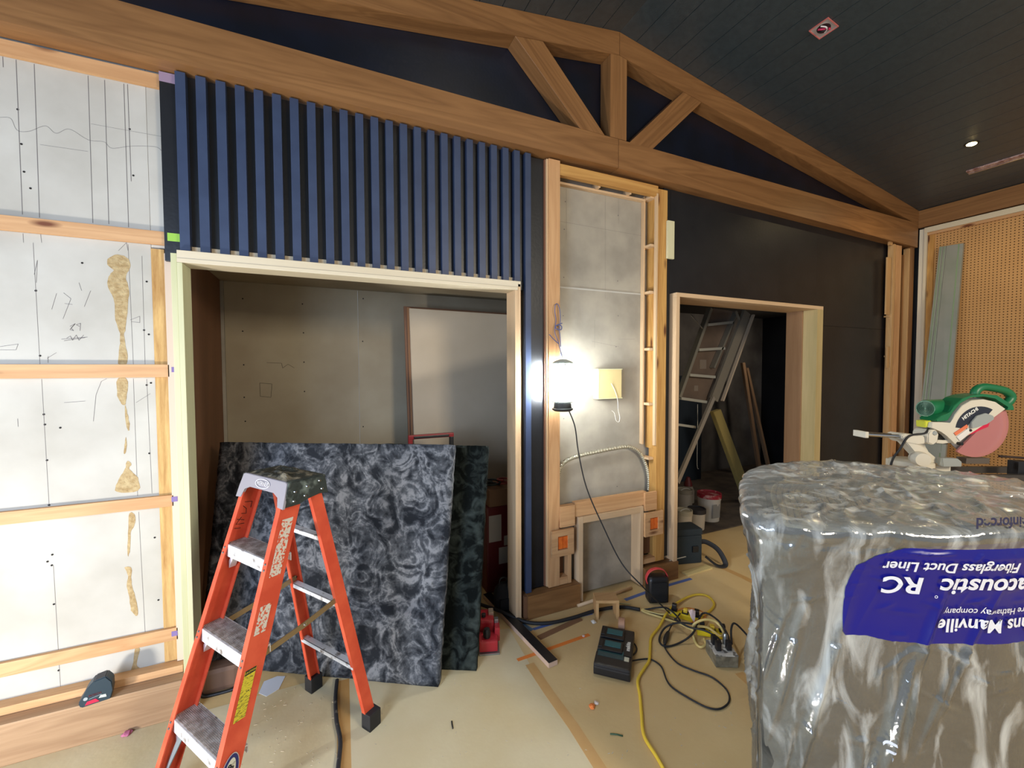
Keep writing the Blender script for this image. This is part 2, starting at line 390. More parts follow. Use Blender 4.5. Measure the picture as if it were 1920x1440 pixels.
for x, y in ((33, 205), (40, 270), (45, 322), (57, 353), (243, 242), (250, 329), (67, 545), (75, 667), (275, 528), (270, 619), (279, 627), (82, 777), (84, 796), (88, 863), (275, 722), (283, 718), (280, 850), (92, 947), (98, 1040), (89, 1053), (97, 1060), (290, 1008), (101, 1133), (297, 1125), (110, 1257), (303, 1246), (154, 493), (113, 802)):
    p = PY(x, y, YB-.0008); bm_lathe(bm, [(0, 0), (.0042, .0002), (.0042, .0006)], axis_m(p+Vector((0, .0004, 0)), (0, -1, 0)), 10)
o = from_bm('screw_holes', bm, HOLE, dw); o['kind'] = 'stuff'
def blotch(pts, y, m, parent, name='torn_paper'):
    bm = bmesh.new(); P = smooth_path(pix(y, *pts), 4, True); Q = []
    for i, p in enumerate(P):
        j = .0016; Q.append(p+Vector((random.uniform(-j, j), 0, random.uniform(-j, j))))
    bm_prism(bm, Q, (0, .0006, 0)); return from_bm(name, bm, m, parent)
for pts in (((203, 484), (222, 477), (241, 486), (243, 505), (236, 518), (242, 545), (239, 575), (236, 615), (232, 628), (238, 660), (238, 682), (222, 682), (224, 650), (225, 625), (216, 600), (213, 560), (202, 535), (206, 515), (213, 506), (202, 497)),
            ((220, 711), (238, 711), (238, 740), (235, 758), (228, 757), (220, 742)), ((234, 760), (239, 775), (243, 800), (240, 808), (236, 790)), ((236, 820), (238, 840), (233, 852), (233, 835)),
            ((238, 865), (246, 870), (243, 880), (258, 896), (259, 920), (219, 922), (220, 905), (234, 880)),
            ((243, 962), (254, 968), (252, 985), (245, 1000), (244, 1030), (239, 1042), (240, 1000)), ((234, 1064), (247, 1066), (246, 1090), (252, 1112), (258, 1135), (257, 1155), (246, 1145), (243, 1125), (238, 1100), (240, 1080)),
            ((253, 1215), (262, 1218), (256, 1245), (266, 1256), (264, 1264), (243, 1266), (248, 1250))):
    blotch(pts, YB-.0008, STAIN, dw)
# plywood edge, smooth band and tape marks next to the opening
box('plywood_edge', (XD+.0005, YB-.006, .21), (PY(316, 700, YB).x, YB+.02, 2.16), EDGE, wb)
bd = box('fibreboard_band', (PY(316.5, 700, YB-.006).x, YB-.02, .21), (-.603, YB+.02, 2.14), plain('smooth_band', 214, 190, 168, .7), wb)
PURP = plain('purple_tape', 128, 108, 160, .7)
for yt in (693, 936, 1188):
    p = PY(327, yt, YB-.021); box('tape', (p.x-.011, YB-.0212, p.z-.012), (p.x+.012, YB-.0202, p.z+.012), PURP, bd, 0)
# black backing panel of the batten screen
ZB0, ZB1, YBT = 2.145, 2.942, 2.36
X0 = PY(303, 300, 2.397).x
bp_ = box('black_panel', (X0, 2.397, 2.10), (1.155, 2.417, ZB1+.002), BLACK, wb)
box('tape', (X0, 2.3962, PY(315, 155, 2.397).z), (X0+.06, 2.397, PY(315, 137, 2.397).z), plain('mauve_tape', 150, 128, 150, .7), bp_, 0)
box('tape', (X0+.012, 2.3962, PY(320, 452, 2.397).z), (X0+.075, 2.397, PY(320, 437, 2.397).z), plain('green_tape', 150, 196, 70, .6), bp_, 0)
NB = 24; xa, xb = PY(327, 135, YBT).x, PY(985, 290, YBT).x
bme = None
for i in range(NB):
    x = xa+(xb-xa)*i/(NB-1)
    zb = ZB0 if i < NB-1 else .155
    bm = bmesh.new(); bm_box(bm, (0, YBT, zb), (.0385, 2.3965, ZB1), None, .0012)
    o = from_bm('batten', bm, NAVY, wb); o.location.x = x
    if i < NB-1:
        e = box('end_grain', (x+.001, YBT+.001, zb-.0008), (x+.0375, 2.395, zb), RAWMDF, wb, 0)
        e.parent = o; e.matrix_parent_inverse = Matrix.Translation((-x, 0, 0))
box('raw_board', (-.60, 2.388, 2.142), (1.10, 2.3965, 2.172), RAWMDF, wb, .001)
# black panel right of the slats, its edges
box('black_panel', (1.157, 2.40, .155), (PY(1021, 600, 2.40).x, 2.425, ZB1+.002), BLACK, wb)
box('plywood_edge', (PY(1021.5, 600, 2.38).x, 2.385, .16), (PY(1024.5, 600, 2.38).x, 2.43, 2.94), plain('dark_edge', 120, 78, 56, .7), wb)
box('plywood_edge', (PY(1025, 600, 2.37).x, 2.372, .16), (PY(1028, 600, 2.37).x, 2.43, 2.94), POPB['Z'], wb)
# niche framing
YS = 2.36
xs0, xs1 = PY(1029, 600, YS).x, PY(1050, 600, YS).x
xr0, xr1 = PY(1233, 600, YS).x, PY(1249.5, 600, YS).x
box('stud', (xs0, YS, .155), (xs1, 2.47, 2.94), PINE['Z'], wb, .002)
box('stud', (xr0, YS, .155), (xr1, 2.44, 2.905), OLDPINE['Z'], wb, .002)
box('header', (xs1+.001, YS+.004, PY(1050, 327, YS).z), (xr0-.001, 2.40, 2.925), OLDPINE['X'], wb, .002)
YN = 2.475
xn = PY(1218, 600, 2.455).x
nd = box('drywall_sheet', (xs1-.02, YN, 2.16), (xr1, YN+.0127, 2.94), DRYG, wb)
zj = PY(1100, 530, YN).z
nd.location = (0, 0, 0)
box('drywall_sheet', (xs1-.02, YN, .02), (xr1, YN+.0127, 2.157), DRYG, wb)
# ladder blocking at the right of the niche: edge strip and short blocks
box('edge_strip', (xr0-.062, 2.444, 1.03), (xr0-.048, 2.474, 2.87), POPB['Z'], wb, .001)
box('edge_strip', (xr0-.016, YS+.002, 1.03), (xr0-.001, 2.385, 2.87), POPB['Z'], wb, .001)
for y in (462, 549, 655, 757, 858, 372):
    z = PY(1224, y, 2.41).z
    box('block', (xr0-.048, 2.39, z-.009), (xr0-.002, 2.474, z+.009), POPB['X'], wb, .001)
box('side_board', (xr0-.004, 2.386, 1.0), (xr0+.01, 2.474, 2.87), OLDPINE['Z'], wb, .001)
for x in (1122, 1180, 1220):
    q = PY(x, 345, 2.42); box('block', (q.x-.012, 2.401, 2.845), (q.x+.004, 2.474, 2.90), POPB['Z'], wb, .001)
box('edge_strip', (xs1+.002, 2.44, 2.835), (xr0-.05, 2.474, 2.85), POPB['X'], wb, .001)
bm = bmesh.new()
for pp in (((1135, 345), (1135, 560)), ((1062, 340), (1062, 450)), ((1160, 355), (1160, 420)), ((1050, 415), (1220, 445)), ((1110, 640), (1160, 650)), ((1160, 636), (1190, 636)), ((1137, 985), (1180, 975)), ((1115, 652), (1115, 600))):
    ribbon(bm, pix(YN-.0006, *pp), .0011, 0)
for x, y in ((1060, 378), (1058, 430), (1057, 520), (1056, 592), (1158, 527), (1155, 650), (1159, 404), (1157, 912), (1157, 1014), (1057, 785), (1159, 592)):
    bm_lathe(bm, [(0, 0), (.004, .0002), (.004, .0006)], axis_m(PY(x, y, YN-.0004), (0, -1, 0)), 8)
o = from_bm('pencil_marks', bm, PENCIL, nd); o['kind'] = 'stuff'
bm = bmesh.new(); bm_box(bm, (xs1, YN-.004, 2.153), (xn, YN-.0005, 2.163)); o = from_bm('joint_bead', bm, DRYW, wb)
# lower niche frame: rail, blocks, square boxes
def fb(name, x0, y0, x1, y1, Y, t, m, bevel=.0015, slope=True):
    a, b = PY(x0, y0, Y), PY(x1, y1, Y)
    return box(name, (a.x, Y, b.z), (b.x, Y+t, a.z), m, wb, bevel)
zr1, zr0 = PY(1150, 931, YS).z, PY(1150, 957, YS).z
box('rail', (PY(1078, 960, YS).x, YS, zr0), (PY(1212, 930, YS).x, YS+.038, zr1), PINE['X'], wb, .002)
box('block', (PY(1050.5, 970, YS-.01).x, YS-.012, PY(1060, 987, YS).z), (PY(1078, 970, YS-.01).x, YS+.03, PY(1060, 948, YS).z), PINE['X'], wb, .002)
box('block', (PY(1210, 925, YS-.02).x, YS-.02, PY(1220, 957, YS-.02).z), (PY(1232, 925, YS-.02).x, YS-.001, PY(1220, 923, YS-.02).z), PINE['X'], wb, .002)
# panel frame of the hatch
xf0, xf1 = PY(1085, 1000, YS-.01).x, PY(1206, 1000, YS-.01).x
zf1 = PY(1150, 958, YS-.01).z-.003
box('hatch_frame', (xf0, YS-.012, .012), (xf0+.035, YS+.05, zf1), POPB['Z'], wb, .002)
box('hatch_frame', (xf1-.03, YS-.012, .012), (xf1, YS+.112, zf1), POPB['Z'], wb, .002)
box('hatch_frame', (xf0+.0355, YS-.012, zf1-.045), (xf1-.0305, YS+.05, zf1), POPB['X'], wb, .002)
box('hatch_panel', (xf0+.036, YS+.085, .012), (xf1-.031, YS+.095, zf1-.046), plain('hatch_panel', 176, 162, 140, .8, col2=srgb(154, 142, 122), nscale=8), wb)
# left and right outlet brackets
ORB = mat('orange_box', srgb(240, 120, 40), .55, col2=srgb(220, 96, 30), nscale=30)
def bracket(cx, cy, w, h, iw, ih, Y, leg_px):
    c = PY(cx, cy, Y); x0, x1 = c.x-w/2, c.x+w/2; z0, z1 = c.z-h/2, c.z+h/2
    bm = bmesh.new()
    bm_box(bm, (x0, Y, z0), (c.x-iw/2, Y+.018, z1)); bm_box(bm, (c.x+iw/2, Y, z0), (x1, Y+.018, z1))
    bm_box(bm, (c.x-iw/2, Y, z0), (c.x+iw/2, Y+.018, c.z-ih/2)); bm_box(bm, (c.x-iw/2, Y, c.z+ih/2), (c.x+iw/2, Y+.018, z1))
    from_bm('outlet_plate', bm, PINE['X'], wb)
    for k in (-1, 1):
        box('cover_board', (c.x+.004+k*iw*.24-iw*.22, Y+.008, c.z-ih/2+.004), (c.x+.004+k*iw*.24+iw*.22, Y+.03, c.z+ih/2-.008), ORB, wb, .002)
    box('outlet_recess', (c.x-iw/2-.004, Y+.05, c.z-ih/2-.004), (c.x+iw/2+.004, Y+.06, c.z+ih/2+.004), HOLE, wb, 0)
    return x0, x1, z0, z1
x0, x1, z0, z1 = bracket(1056, 1018, .168, .176, .078, .092, YS-.024, 0)
# legs below the left bracket (the stud continues), pocket
box('stud', (x1-.032, YS+.001, .155), (x1-.004, YS+.05, z0-.001), PINE['Z'], wb, .002)
box('pocket_board', (xs1+.001, YS+.06, .2), (x1-.033, YS+.07, z0), PLYB, wb, 0)
box('sill_block', (xs1+.001, YS+.002, .155), (x1-.033, YS+.06, .205), PINE['X'], wb, .002)
x0, x1, z0, z1 = bracket(1227, 982, .17, .176, .078, .092, YS-.03, 0)
box('pocket_board', (x0+.001, YS+.06, .2), (xr0-.001, YS+.07, z0), PLYB, wb, 0)
box('sill_block', (x0+.012, YS+.002, .155), (xr0-.001, YS+.06, .19), PINE['X'], wb, .002)
# black wall right of the niche, around the second doorway
YD = 2.345
XD0, XD1, ZD = 2.385, PY(1543, 600, YD-.01).x, 2.165
xk0 = xr1+.002
box('black_panel', (xk0, YD+.055, .155), (XD0-.002, YD+.075, 2.95), BLACK, wb)
box('black_panel', (XD0, YD+.055, ZD+.001), (XD1+.004, YD+.075, 3.0), BLACK, wb)
xk1 = PY(1668, 600, YD+.055).x
box('black_panel', (XD1+.002, YD+.055, .05), (xk1, YD+.075, 2.0), BLACK, wb)
box('black_panel', (XD1+.004, YD+.055, 2.002), (xk1, YD+.075, 3.0), BLACK, wb)
o = box('switch_cover', PY(1252, 484, YS-.02)-Vector((0, 0, 0)), PY(1265, 415, YS-.02)+Vector((0, .018, 0)), POPLAR['Z'], wb, .002)
# backing so nothing shows through above the beam or between framing
box('sheathing', (XL-.1, 2.50, 2.2), (-.58, 2.51, 3.0), BLACK, wb, 0)
box('sheathing', (1.10, 2.50, 0), (2.45, 2.51, 3.0), BLACK, wb, 0)
box('sheathing', (-.58, 2.418, 2.13), (1.16, 2.50, 2.30), DRYG, wb, 0)
# pale strips at the far right edge of the black wall
for (x0, x1, y0, y1, t, Y, mm) in ((1664, 1668, 482, 590, .012, 2.335, PALE['Z']), (1669, 1674, 452, 460, .02, 2.33, PALE['Z']), (1664, 1667, 650, 690, .012, 2.335, PALE['Z'])):
    a, b = PY(x0, y0, Y), PY(x1, y1, Y); box('strip', (a.x, Y, b.z), (b.x, Y+t, a.z), mm, wb)
for (x0, x1, Y, z1, mm) in ((1672, 1676, 2.33, 2.87, PALE['Z']), (1677, 1687, 2.335, 2.87, PINE['Z']), (1690, 1700, 2.37, 2.8, OAK['Z']), (1701, 1703, 2.33, 2.86, PALE['Z']), (1703.5, 1721, 2.335, 2.88, OAK['Z'])):
    box('post', (PY(x0, 600, Y).x, Y, 0), (min(PY(x1, 600, Y).x, XR-.002), Y+.05, z1), mm, wb, .002)
for y in (593, 668, 735, 804):
    p = PY(1671, y, 2.34); box('block', (p.x-.03, 2.345, p.z-.008), (p.x+.02, 2.39, p.z+.008), PALE['X'], wb, .001)
box('sheathing', (xk1, 2.41, 0), (XR, 2.42, 3.0), plain('dark_gap', 34, 24, 18, .9), wb, 0)

CREAM = wood('cream_poplar', srgb(228, 216, 190), srgb(206, 190, 158), 'X', 5, .5, False)
# doorway 1 (closet) casing
d1 = setting('door_1')
XJ0, XJ1 = -.582, 1.068
box('door_jamb', (XJ0-.02, 2.335, 0), (XJ0, 2.465, 2.085), POPLAR['Z'], d1, .002)
box('door_casing', (XJ0-.043, 2.338, 0.0), (XJ0-.0205, 2.43, 2.125), POPLAR['Z'], d1, .002)
box('door_jamb', (XJ1, 2.335, 0), (XJ1+.02, 2.465, 2.085), POPB['Z'], d1, .002)
box('door_casing', (XJ1+.0205, 2.338, 0), (XJ1+.04, 2.43, 2.125), POPB['Z'], d1, .002)
box('door_head', (XJ0-.02, 2.335, 2.0855), (XJ1+.02, 2.465, 2.105), CREAM, d1, .002)
box('head_casing', (XJ0-.0205, 2.338, 2.1055), (XJ1+.0405, 2.36, 2.141), CREAM, d1, .002)
# doorway 2 casing
d2 = setting('door_2')
box('door_jamb', (XD0, YD-.01, 0), (XD0+.035, YD+.11, ZD-.03), POPB['Z'], d2, .002)
box('door_jamb', (XD1-.088, YD-.012, 0), (XD1, YD+.11, ZD-.03), wood('stained_jamb', srgb(222, 200, 150), srgb(158, 142, 92), 'Z', 4, .5, False), d2, .002)
box('door_jamb', (XD1-.10, YD+.111, 0), (XD1, YD+.26, ZD-.03), BASEZ, d2, .002)
box('door_head', (XD0, YD-.012, ZD-.03), (XD1, YD+.26, ZD), POPB['X'], d2, .002)

# baseboards
b1 = setting('baseboard_back')
box('base_board', (XL, 2.325, 0), (-.63, YB-.01, .173), BASEB, b1, .003)
box('base_board', (1.15, 2.325, 0), (xf0-.002, 2.40, .152), OAK['X'], b1, .003)
box('base_end', (1.128, 2.335, 0), (1.1495, 2.44, .15), PLYB, b1, .002)
box('base_board', (xf1+.002, 2.325, 0), (XD0+.04, 2.40, .135), OAK['X'], b1, .003)

# closet
for nm, lo, hi, mm in (('wall_closet_left', (-.70, 2.466, 0), (-.66, 3.5, 2.24), PLYB), ('wall_closet_right', (1.66, 2.512, 0), (1.70, 3.5, 2.24), DRYC), ('wall_closet_front', (XJ1+.021, 2.489, 0), (1.66, 2.499, 2.24), DRYC), ('ceiling_closet', (-.7, 2.501, 2.225), (1.7, 3.54, 2.25), DRYC)):
    o = box(nm, lo, hi, mm, None, 0); o['kind'] = 'structure'
wc_ = setting('wall_closet_back')
xs = PY(673, 700, 3.5).x
box('drywall_sheet', (-.70, 3.5, 0), (xs-.001, 3.515, 2.224), DRYC, wc_, 0)
box('drywall_sheet', (xs+.001, 3.5, 0), (1.7, 3.515, 2.224), DRYC, wc_, 0)
box('corner_bead', (-.66, 3.47, 0), (-.64, 3.499, 2.22), DRYG, wc_, .004)
bm = bmesh.new()
for x, y in ((455, 560), (455, 621), (457, 684), (458, 745), (567, 570), (569, 624), (570, 679), (571, 734), (460, 790), (680, 640), (681, 560), (681, 800)):
    bm_lathe(bm, [(0, 0), (.005, .0003), (.005, .0008)], axis_m(PY(x, y, 3.4995), (0, -1, 0)), 8)
for pp in (((487, 718), (510, 720), (508, 745), (488, 743), (487, 718)), ((500, 680), (528, 681), (530, 690), (540, 683), (552, 690))):
    ribbon(bm, pix(3.499, *pp), .002, 0)
o = from_bm('screw_holes', bm, HOLE, wc_); o['kind'] = 'stuff'

# store room behind doorway 2
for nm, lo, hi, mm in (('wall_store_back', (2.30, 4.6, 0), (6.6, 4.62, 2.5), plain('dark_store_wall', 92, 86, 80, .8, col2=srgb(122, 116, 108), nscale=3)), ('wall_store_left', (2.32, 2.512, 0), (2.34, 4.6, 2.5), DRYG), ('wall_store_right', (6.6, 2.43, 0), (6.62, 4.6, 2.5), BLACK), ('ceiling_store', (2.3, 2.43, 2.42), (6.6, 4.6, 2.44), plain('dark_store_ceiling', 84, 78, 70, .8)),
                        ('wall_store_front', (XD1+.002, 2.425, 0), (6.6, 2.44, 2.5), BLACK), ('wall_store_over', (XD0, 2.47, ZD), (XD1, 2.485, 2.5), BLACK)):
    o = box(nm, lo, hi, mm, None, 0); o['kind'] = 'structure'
# dark mat on the store room floor
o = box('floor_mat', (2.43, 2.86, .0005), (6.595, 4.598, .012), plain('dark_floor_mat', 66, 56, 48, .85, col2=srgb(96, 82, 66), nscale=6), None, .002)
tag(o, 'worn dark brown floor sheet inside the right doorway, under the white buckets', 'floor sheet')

# right wall
wr = setting('wall_right')
PEG = bpy.data.materials.new('pegboard'); PEG.use_nodes = True
def peg():
    nt = PEG.node_tree; N, L = nt.nodes.new, nt.links.new; b = nt.nodes['Principled BSDF']; b.inputs['Roughness'].default_value = .75; b.inputs['Specular IOR Level'].default_value = .25
    tc = N('ShaderNodeTexCoord'); sp = N('ShaderNodeSeparateXYZ'); L(tc.outputs['Object'], sp.inputs[0])
    ds = []
    for ax in ('Y', 'Z'):
        a = N('ShaderNodeMath'); a.operation = 'MULTIPLY'; a.inputs[1].default_value = 1/.0254; L(sp.outputs[ax], a.inputs[0])
        f = N('ShaderNodeMath'); f.operation = 'FRACT'; L(a.outputs[0], f.inputs[0])
        s = N('ShaderNodeMath'); s.operation = 'SUBTRACT'; s.inputs[1].default_value = .5; L(f.outputs[0], s.inputs[0])
        q = N('ShaderNodeMath'); q.operation = 'POWER'; q.inputs[1].default_value = 2; L(s.outputs[0], q.inputs[0]); ds.append(q)
    ad = N('ShaderNodeMath'); ad.operation = 'ADD'; L(ds[0].outputs[0], ad.inputs[0]); L(ds[1].outputs[0], ad.inputs[1])
    lt = N('ShaderNodeMath'); lt.operation = 'LESS_THAN'; lt.inputs[1].default_value = .032; L(ad.outputs[0], lt.inputs[0])
    n = N('ShaderNodeTexNoise'); n.inputs['Scale'].default_value = 3; n.inputs['Detail'].default_value = 8; L(tc.outputs['Object'], n.inputs['Vector'])
    r = N('ShaderNodeValToRGB'); r.color_ramp.elements[0].color = srgb(186, 140, 88); r.color_ramp.elements[1].color = srgb(206, 160, 104); L(n.outputs['Fac'], r.inputs[0])
    mx = N('ShaderNodeMix'); mx.data_type = 'RGBA'; L(lt.outputs[0], mx.inputs[0]); L(r.outputs[0], mx.inputs[6]); mx.inputs[7].default_value = srgb(70, 44, 22)
    L(mx.outputs[2], b.inputs['Base Color'])
    bp = N('ShaderNodeBump'); bp.invert = True; bp.inputs['Strength'].default_value = .8; bp.inputs['Distance'].default_value = .004; L(lt.outputs[0], bp.inputs['Height']); L(bp.outputs[0], b.inputs['Normal'])
peg()
box('pegboard', (5.80, -1.55, 0), (5.81, 2.215, 3.0), PEG, wr, 0)
box('wall_frame', (5.812, -1.55, 0), (5.9, 2.46, 3.2), BLACK, wr, 0)
box('top_plate', (5.775, -1.55, 2.985), (5.7995, 2.24, 3.012), PINE['Y'], wr, .001)
box('top_strip', (5.762, -1.55, 3.0125), (5.7995, 2.262, 3.065), plain('cream_strip', 216, 202, 172, .6), wr, .002)
box('side_strip', (5.762, 2.24, 0), (5.7995, 2.262, 3.012), plain('cream_strip_2', 214, 202, 176, .6), wr, .002)
box('side_strip', (5.775, 2.263, 0), (5.7995, 2.305, 3.06), plain('cream_strip_3', 222, 212, 190, .6), wr, .002)
box('stud', (5.785, 2.19, 0), (5.7995, 2.238, 2.984), OLDPINE['Z'], wr, .001)
t2 = setting('trim_2')
box('crown_board', (XR-.005, -1.55, 3.076), (5.7995, 2.309, 3.256), OAK['Y'], t2, .002)

# ================================================================== LAMPS
t = thing('work_lamp', 'glowing white caged work lamp hung by a blue cord on the niche stud', 'lamp', (1.36, 2.25, 1.34))
LAMPC = Vector((1.355, 2.25, 0))
GLOW = mat('lamp_tube_glow', (1, 1, 1, 1), .5, emit=((.90, .96, 1.0, 1), LAMP_STRENGTH))
lathe('lamp_tube', [(0, 1.40), (.030, 1.402), (.030, 1.62), (0, 1.622)], GLOW, Matrix.Translation((LAMPC.x, LAMPC.y, 0)), t, 20)
CL = mat('cage_plastic', srgb(190, 200, 190), .3)
for k in range(10):
    a = 2*math.pi*k/10; r = .066
    tube('cage_bar', [(LAMPC.x+r*math.cos(a), LAMPC.y+r*math.sin(a), 1.39), (LAMPC.x+r*math.cos(a), LAMPC.y+r*math.sin(a), 1.638)], .0022, CL, t, 0, 6)
for z in (1.395, 1.636):
    tube('cage_ring', [(LAMPC.x+.066*math.cos(a*math.pi/8), LAMPC.y+.066*math.sin(a*math.pi/8), z) for a in range(16)], .0035, CL, t, 1, 6, True)
lathe('lamp_base', [(0, 1.335), (.05, 1.335), (.066, 1.345), (.066, 1.352), (.056, 1.356), (.052, 1.393), (0, 1.393)], RUBBER, Matrix.Translation((LAMPC.x, LAMPC.y, 0)), t, 20)
lathe('lamp_cap', [(0, 1.66), (.02, 1.66), (.05, 1.65), (.068, 1.638), (0, 1.637)], CL, Matrix.Translation((LAMPC.x, LAMPC.y, 0)), t, 20)
tube('wire_hook', [(LAMPC.x, 2.25, 1.66), (LAMPC.x-.002, 2.252, 1.69), (LAMPC.x-.006, 2.26, 1.71)], .002, STEEL, t, 6, 6)
BLUEC = mat('blue_cord', srgb(96, 104, 148), .8)
Yc = 2.345
tie = [PY(x, y, Yc) for x, y in ((1053, 668), (1051, 655), (1046, 640), (1040, 622), (1043, 600), (1040, 585), (1041, 572), (1046, 570), (1049, 580), (1050, 600), (1049, 618), (1050, 630), (1051, 650))]
tt = thing('hanging_cord', 'knotted blue-grey cord loop tied above the glowing work lamp', 'cord', tie[0])
tube('cord_loop', [p+Vector((0, .004*math.sin(i*2), 0)) for i, p in enumerate(tie)], .0028, BLUEC, tt, 6, 6)
tube('cord_end', [PY(x, y, 2.338) for x, y in ((1030, 627), (1038, 636), (1047, 644))], .0028, BLUEC, tt, 4, 6)
tube('knot', [PY(x, y, 2.338) for x, y in ((1041, 612), (1047, 609), (1053, 612), (1052, 618), (1044, 617), (1042, 611), (1054, 606))], .0035, BLUEC, tt, 5, 6)
pl = smooth_path([Vector((1.40, 2.25, 1.34)), PY(1078, 800, 2.24), PY(1085, 850, 2.22), PY(1100, 915, 2.19), PY(1130, 985, 2.14), PY(1165, 1055, 2.05), PY(1205, 1100, 1.95), PZ(1258, 1152, .012)], 8)
o = tube('lamp_cable', pl, .0042, RUBBER, None, 0, 8); tag(o, 'thin black cable running from the work lamp down to the cord tangle', 'cable')

# recessed downlight, junction box, linear channel on the right slope
def on_slope(x, y, dz=0): return Vector((x, y, zc(x)-dz))
sx = Vector((1, 0, -SL)).normalized(); nn = Vector((-SL, 0, -1)).normalized()      # pointing down
t = thing('recessed_light', 'lit small recessed downlight in the black sloped ceiling', 'ceiling light', on_slope(4.79, 1.604))
Md = frame(on_slope(4.79, 1.604), sx, (0, 1, 0))
if (Md.to_3x3() @ Vector((0, 0, 1))).z > 0: Md = Md @ Matrix.Rotation(math.pi, 4, 'X')
lathe('trim_ring', [(.030, 0), (.030, .004), (.042, .004), (.046, 0)], BLKPL, Md, t, 24)
lathe('bulb', [(0, .008), (.022, .007), (.033, .0005)], mat('downlight_glow', (1, .9, .6, 1), .5, emit=((1, .74, .30, 1), 60)), Md, t, 20)
sl = bpy.data.lights.new('downlight_beam', 'SPOT'); sl.energy = 22; sl.color = (1, .80, .48); sl.spot_size = R(150); sl.spot_blend = .6; sl.shadow_soft_size = .03
so = bpy.data.objects.new('downlight_beam', sl); COL.objects.link(so); so.location = on_slope(4.79, 1.604, .01)
t = thing('junction_box', 'square pink and white electrical box set in the black ceiling planks', 'electrical box', on_slope(2.838, 1.62))
Mj = frame(on_slope(2.838, 1.62, .002), sx, (0, 1, 0))
if (Mj.to_3x3() @ Vector((0, 0, 1))).z > 0: Mj = Mj @ Matrix.Rotation(math.pi, 4, 'X')
bm = bmesh.new(); bm_box(bm, (-.052, -.052, 0), (.052, .052, .002), Mj); from_bm('plate', bm, plain('galv_plate', 196, 190, 190, .35, .5), t)
for (lo, hi) in (((-.055, -.055, 0), (.055, -.050, .006)), ((-.055, .050, 0), (.055, .055, .006)), ((-.055, -.05, 0), (-.05, .05, .006)), ((.05, -.05, 0), (.055, .05, .006))):
    bm = bmesh.new(); bm_box(bm, lo, hi, Mj); from_bm('rim', bm, plain('pink_rim', 196, 110, 104, .5), t)
lathe('opening', [(0, .0026), (.036, .0026), (.036, .002)], plain('box_interior', 40, 14, 18, .8), Mj, t, 24)
tube('wire', [Mj @ Vector(p) for p in ((-.02, -.02, .004), (-.01, .0, .012), (.01, .015, .008), (.03, .02, .006))], .006, plain('magenta_wire', 190, 40, 84, .5), t, 6, 8)
tube('wire', [Mj @ Vector(p) for p in ((-.03, .0, .004), (-.01, .02, .014), (.015, .01, .012), (.03, -.01, .006))], .004, plain('white_wire', 220, 214, 214, .5), t, 6, 8)
tube('wire', [Mj @ Vector(p) for p in ((0, -.03, .004), (.0, -.01, .016), (.01, .025, .012))], .004, BLKPL, t, 6, 8)
FOIL = mat('crumpled_foil', srgb(220, 190, 182), .25, .6, .5, col2=srgb(140, 96, 88), nscale=30, bump=1.0, bscale=70)
t = thing('linear_light_channel', 'long foil-taped aluminium light channel on the black ceiling', 'light channel', on_slope(5.225, 1.76))
bm = bmesh.new()
pts = [on_slope(5.205, 1.772, .001), on_slope(5.25, 1.772, .001), on_slope(5.25, 1.772, .014), on_slope(5.205, 1.772, .012)]
bm_prism(bm, pts, (0, -1.9, 0)); from_bm('foil', bm, FOIL, t)
bm = bmesh.new(); pts = [on_slope(5.2505, 1.772, .0), on_slope(5.262, 1.772, .0), on_slope(5.262, 1.772, .018), on_slope(5.2505, 1.772, .018)]
bm_prism(bm, pts, (0, -1.9, 0)); from_bm('channel_edge', bm, CHROME, t)

# ================================================================== WALL MOUNTED THINGS
t = thing('junction_cover', 'square beige wooden cover plate with a hanging white string', 'cover plate', PY(1144, 720, YN-.01))
a, b = PY(1121, 747, YN-.055), PY(1165, 693, YN-.055)
prism('cover', [(a.x, YN-.06, a.z), (b.x, YN-.06, a.z), (b.x, YN-.06, b.z), (a.x, YN-.06, b.z)], (0, .012, 0), plain('beige_board', 206, 186, 132, .6), t, bevel=.002)
for (lo, hi) in (((a.x-.003, YN-.062, a.z-.004), (a.x+.006, YN-.003, b.z+.003)), ((a.x, YN-.062, b.z), (b.x+.006, YN-.003, b.z+.006)), ((a.x, YN-.062, a.z-.006), (b.x+.006, YN-.003, a.z))):
    box('side', lo, hi, POPLAR['X'], t, .001)
box('bracket', (a.x-.035, YN-.006, a.z+.02), (a.x-.003, YN-.001, b.z-.01), plain('grey_bracket', 150, 160, 150, .5), t, .001)
tube('string', [PY(x, y, YN-.066) for x, y in ((1146, 719), (1153, 733), (1158, 750), (1159, 768), (1162, 783), (1160, 791), (1155, 788))]+[PY(1152, 775, YN-.06), PY(1147, 770, YN-.06)], .0016, WHITE, t, 6, 6)
# flexible conduit: ribbed tube
cp = smooth_path([PY(x, y, YN-.03) for x, y in ((1045, 905), (1050, 880), (1062, 864), (1085, 855), (1115, 848), (1150, 841), (1180, 838), (1200, 850), (1211, 872), (1216, 895), (1216, 919))], 30)
bm = bmesh.new(); bm_tube(bm, cp, .012, 10, taper=lambda u: .0125+.0018*math.sin(u*len(cp)*1.4))
o = from_bm('flexible_conduit', bm, plain('conduit_metal', 190, 186, 166, .4, .6), None, True); tag(o, 'ribbed grey metal conduit curving across the niche below the lamp', 'conduit')
tag(box('cardboard_shim', PZ(1258, 1050, .137)+Vector((-.02, -.01, 0)), PZ(1282, 1046, .137)+Vector((.03, .012, .003)), plain('white_strip', 200, 194, 176, .6), None, 0),
    'short pale strip lying on top of the baseboard left of the right doorway', 'strip')

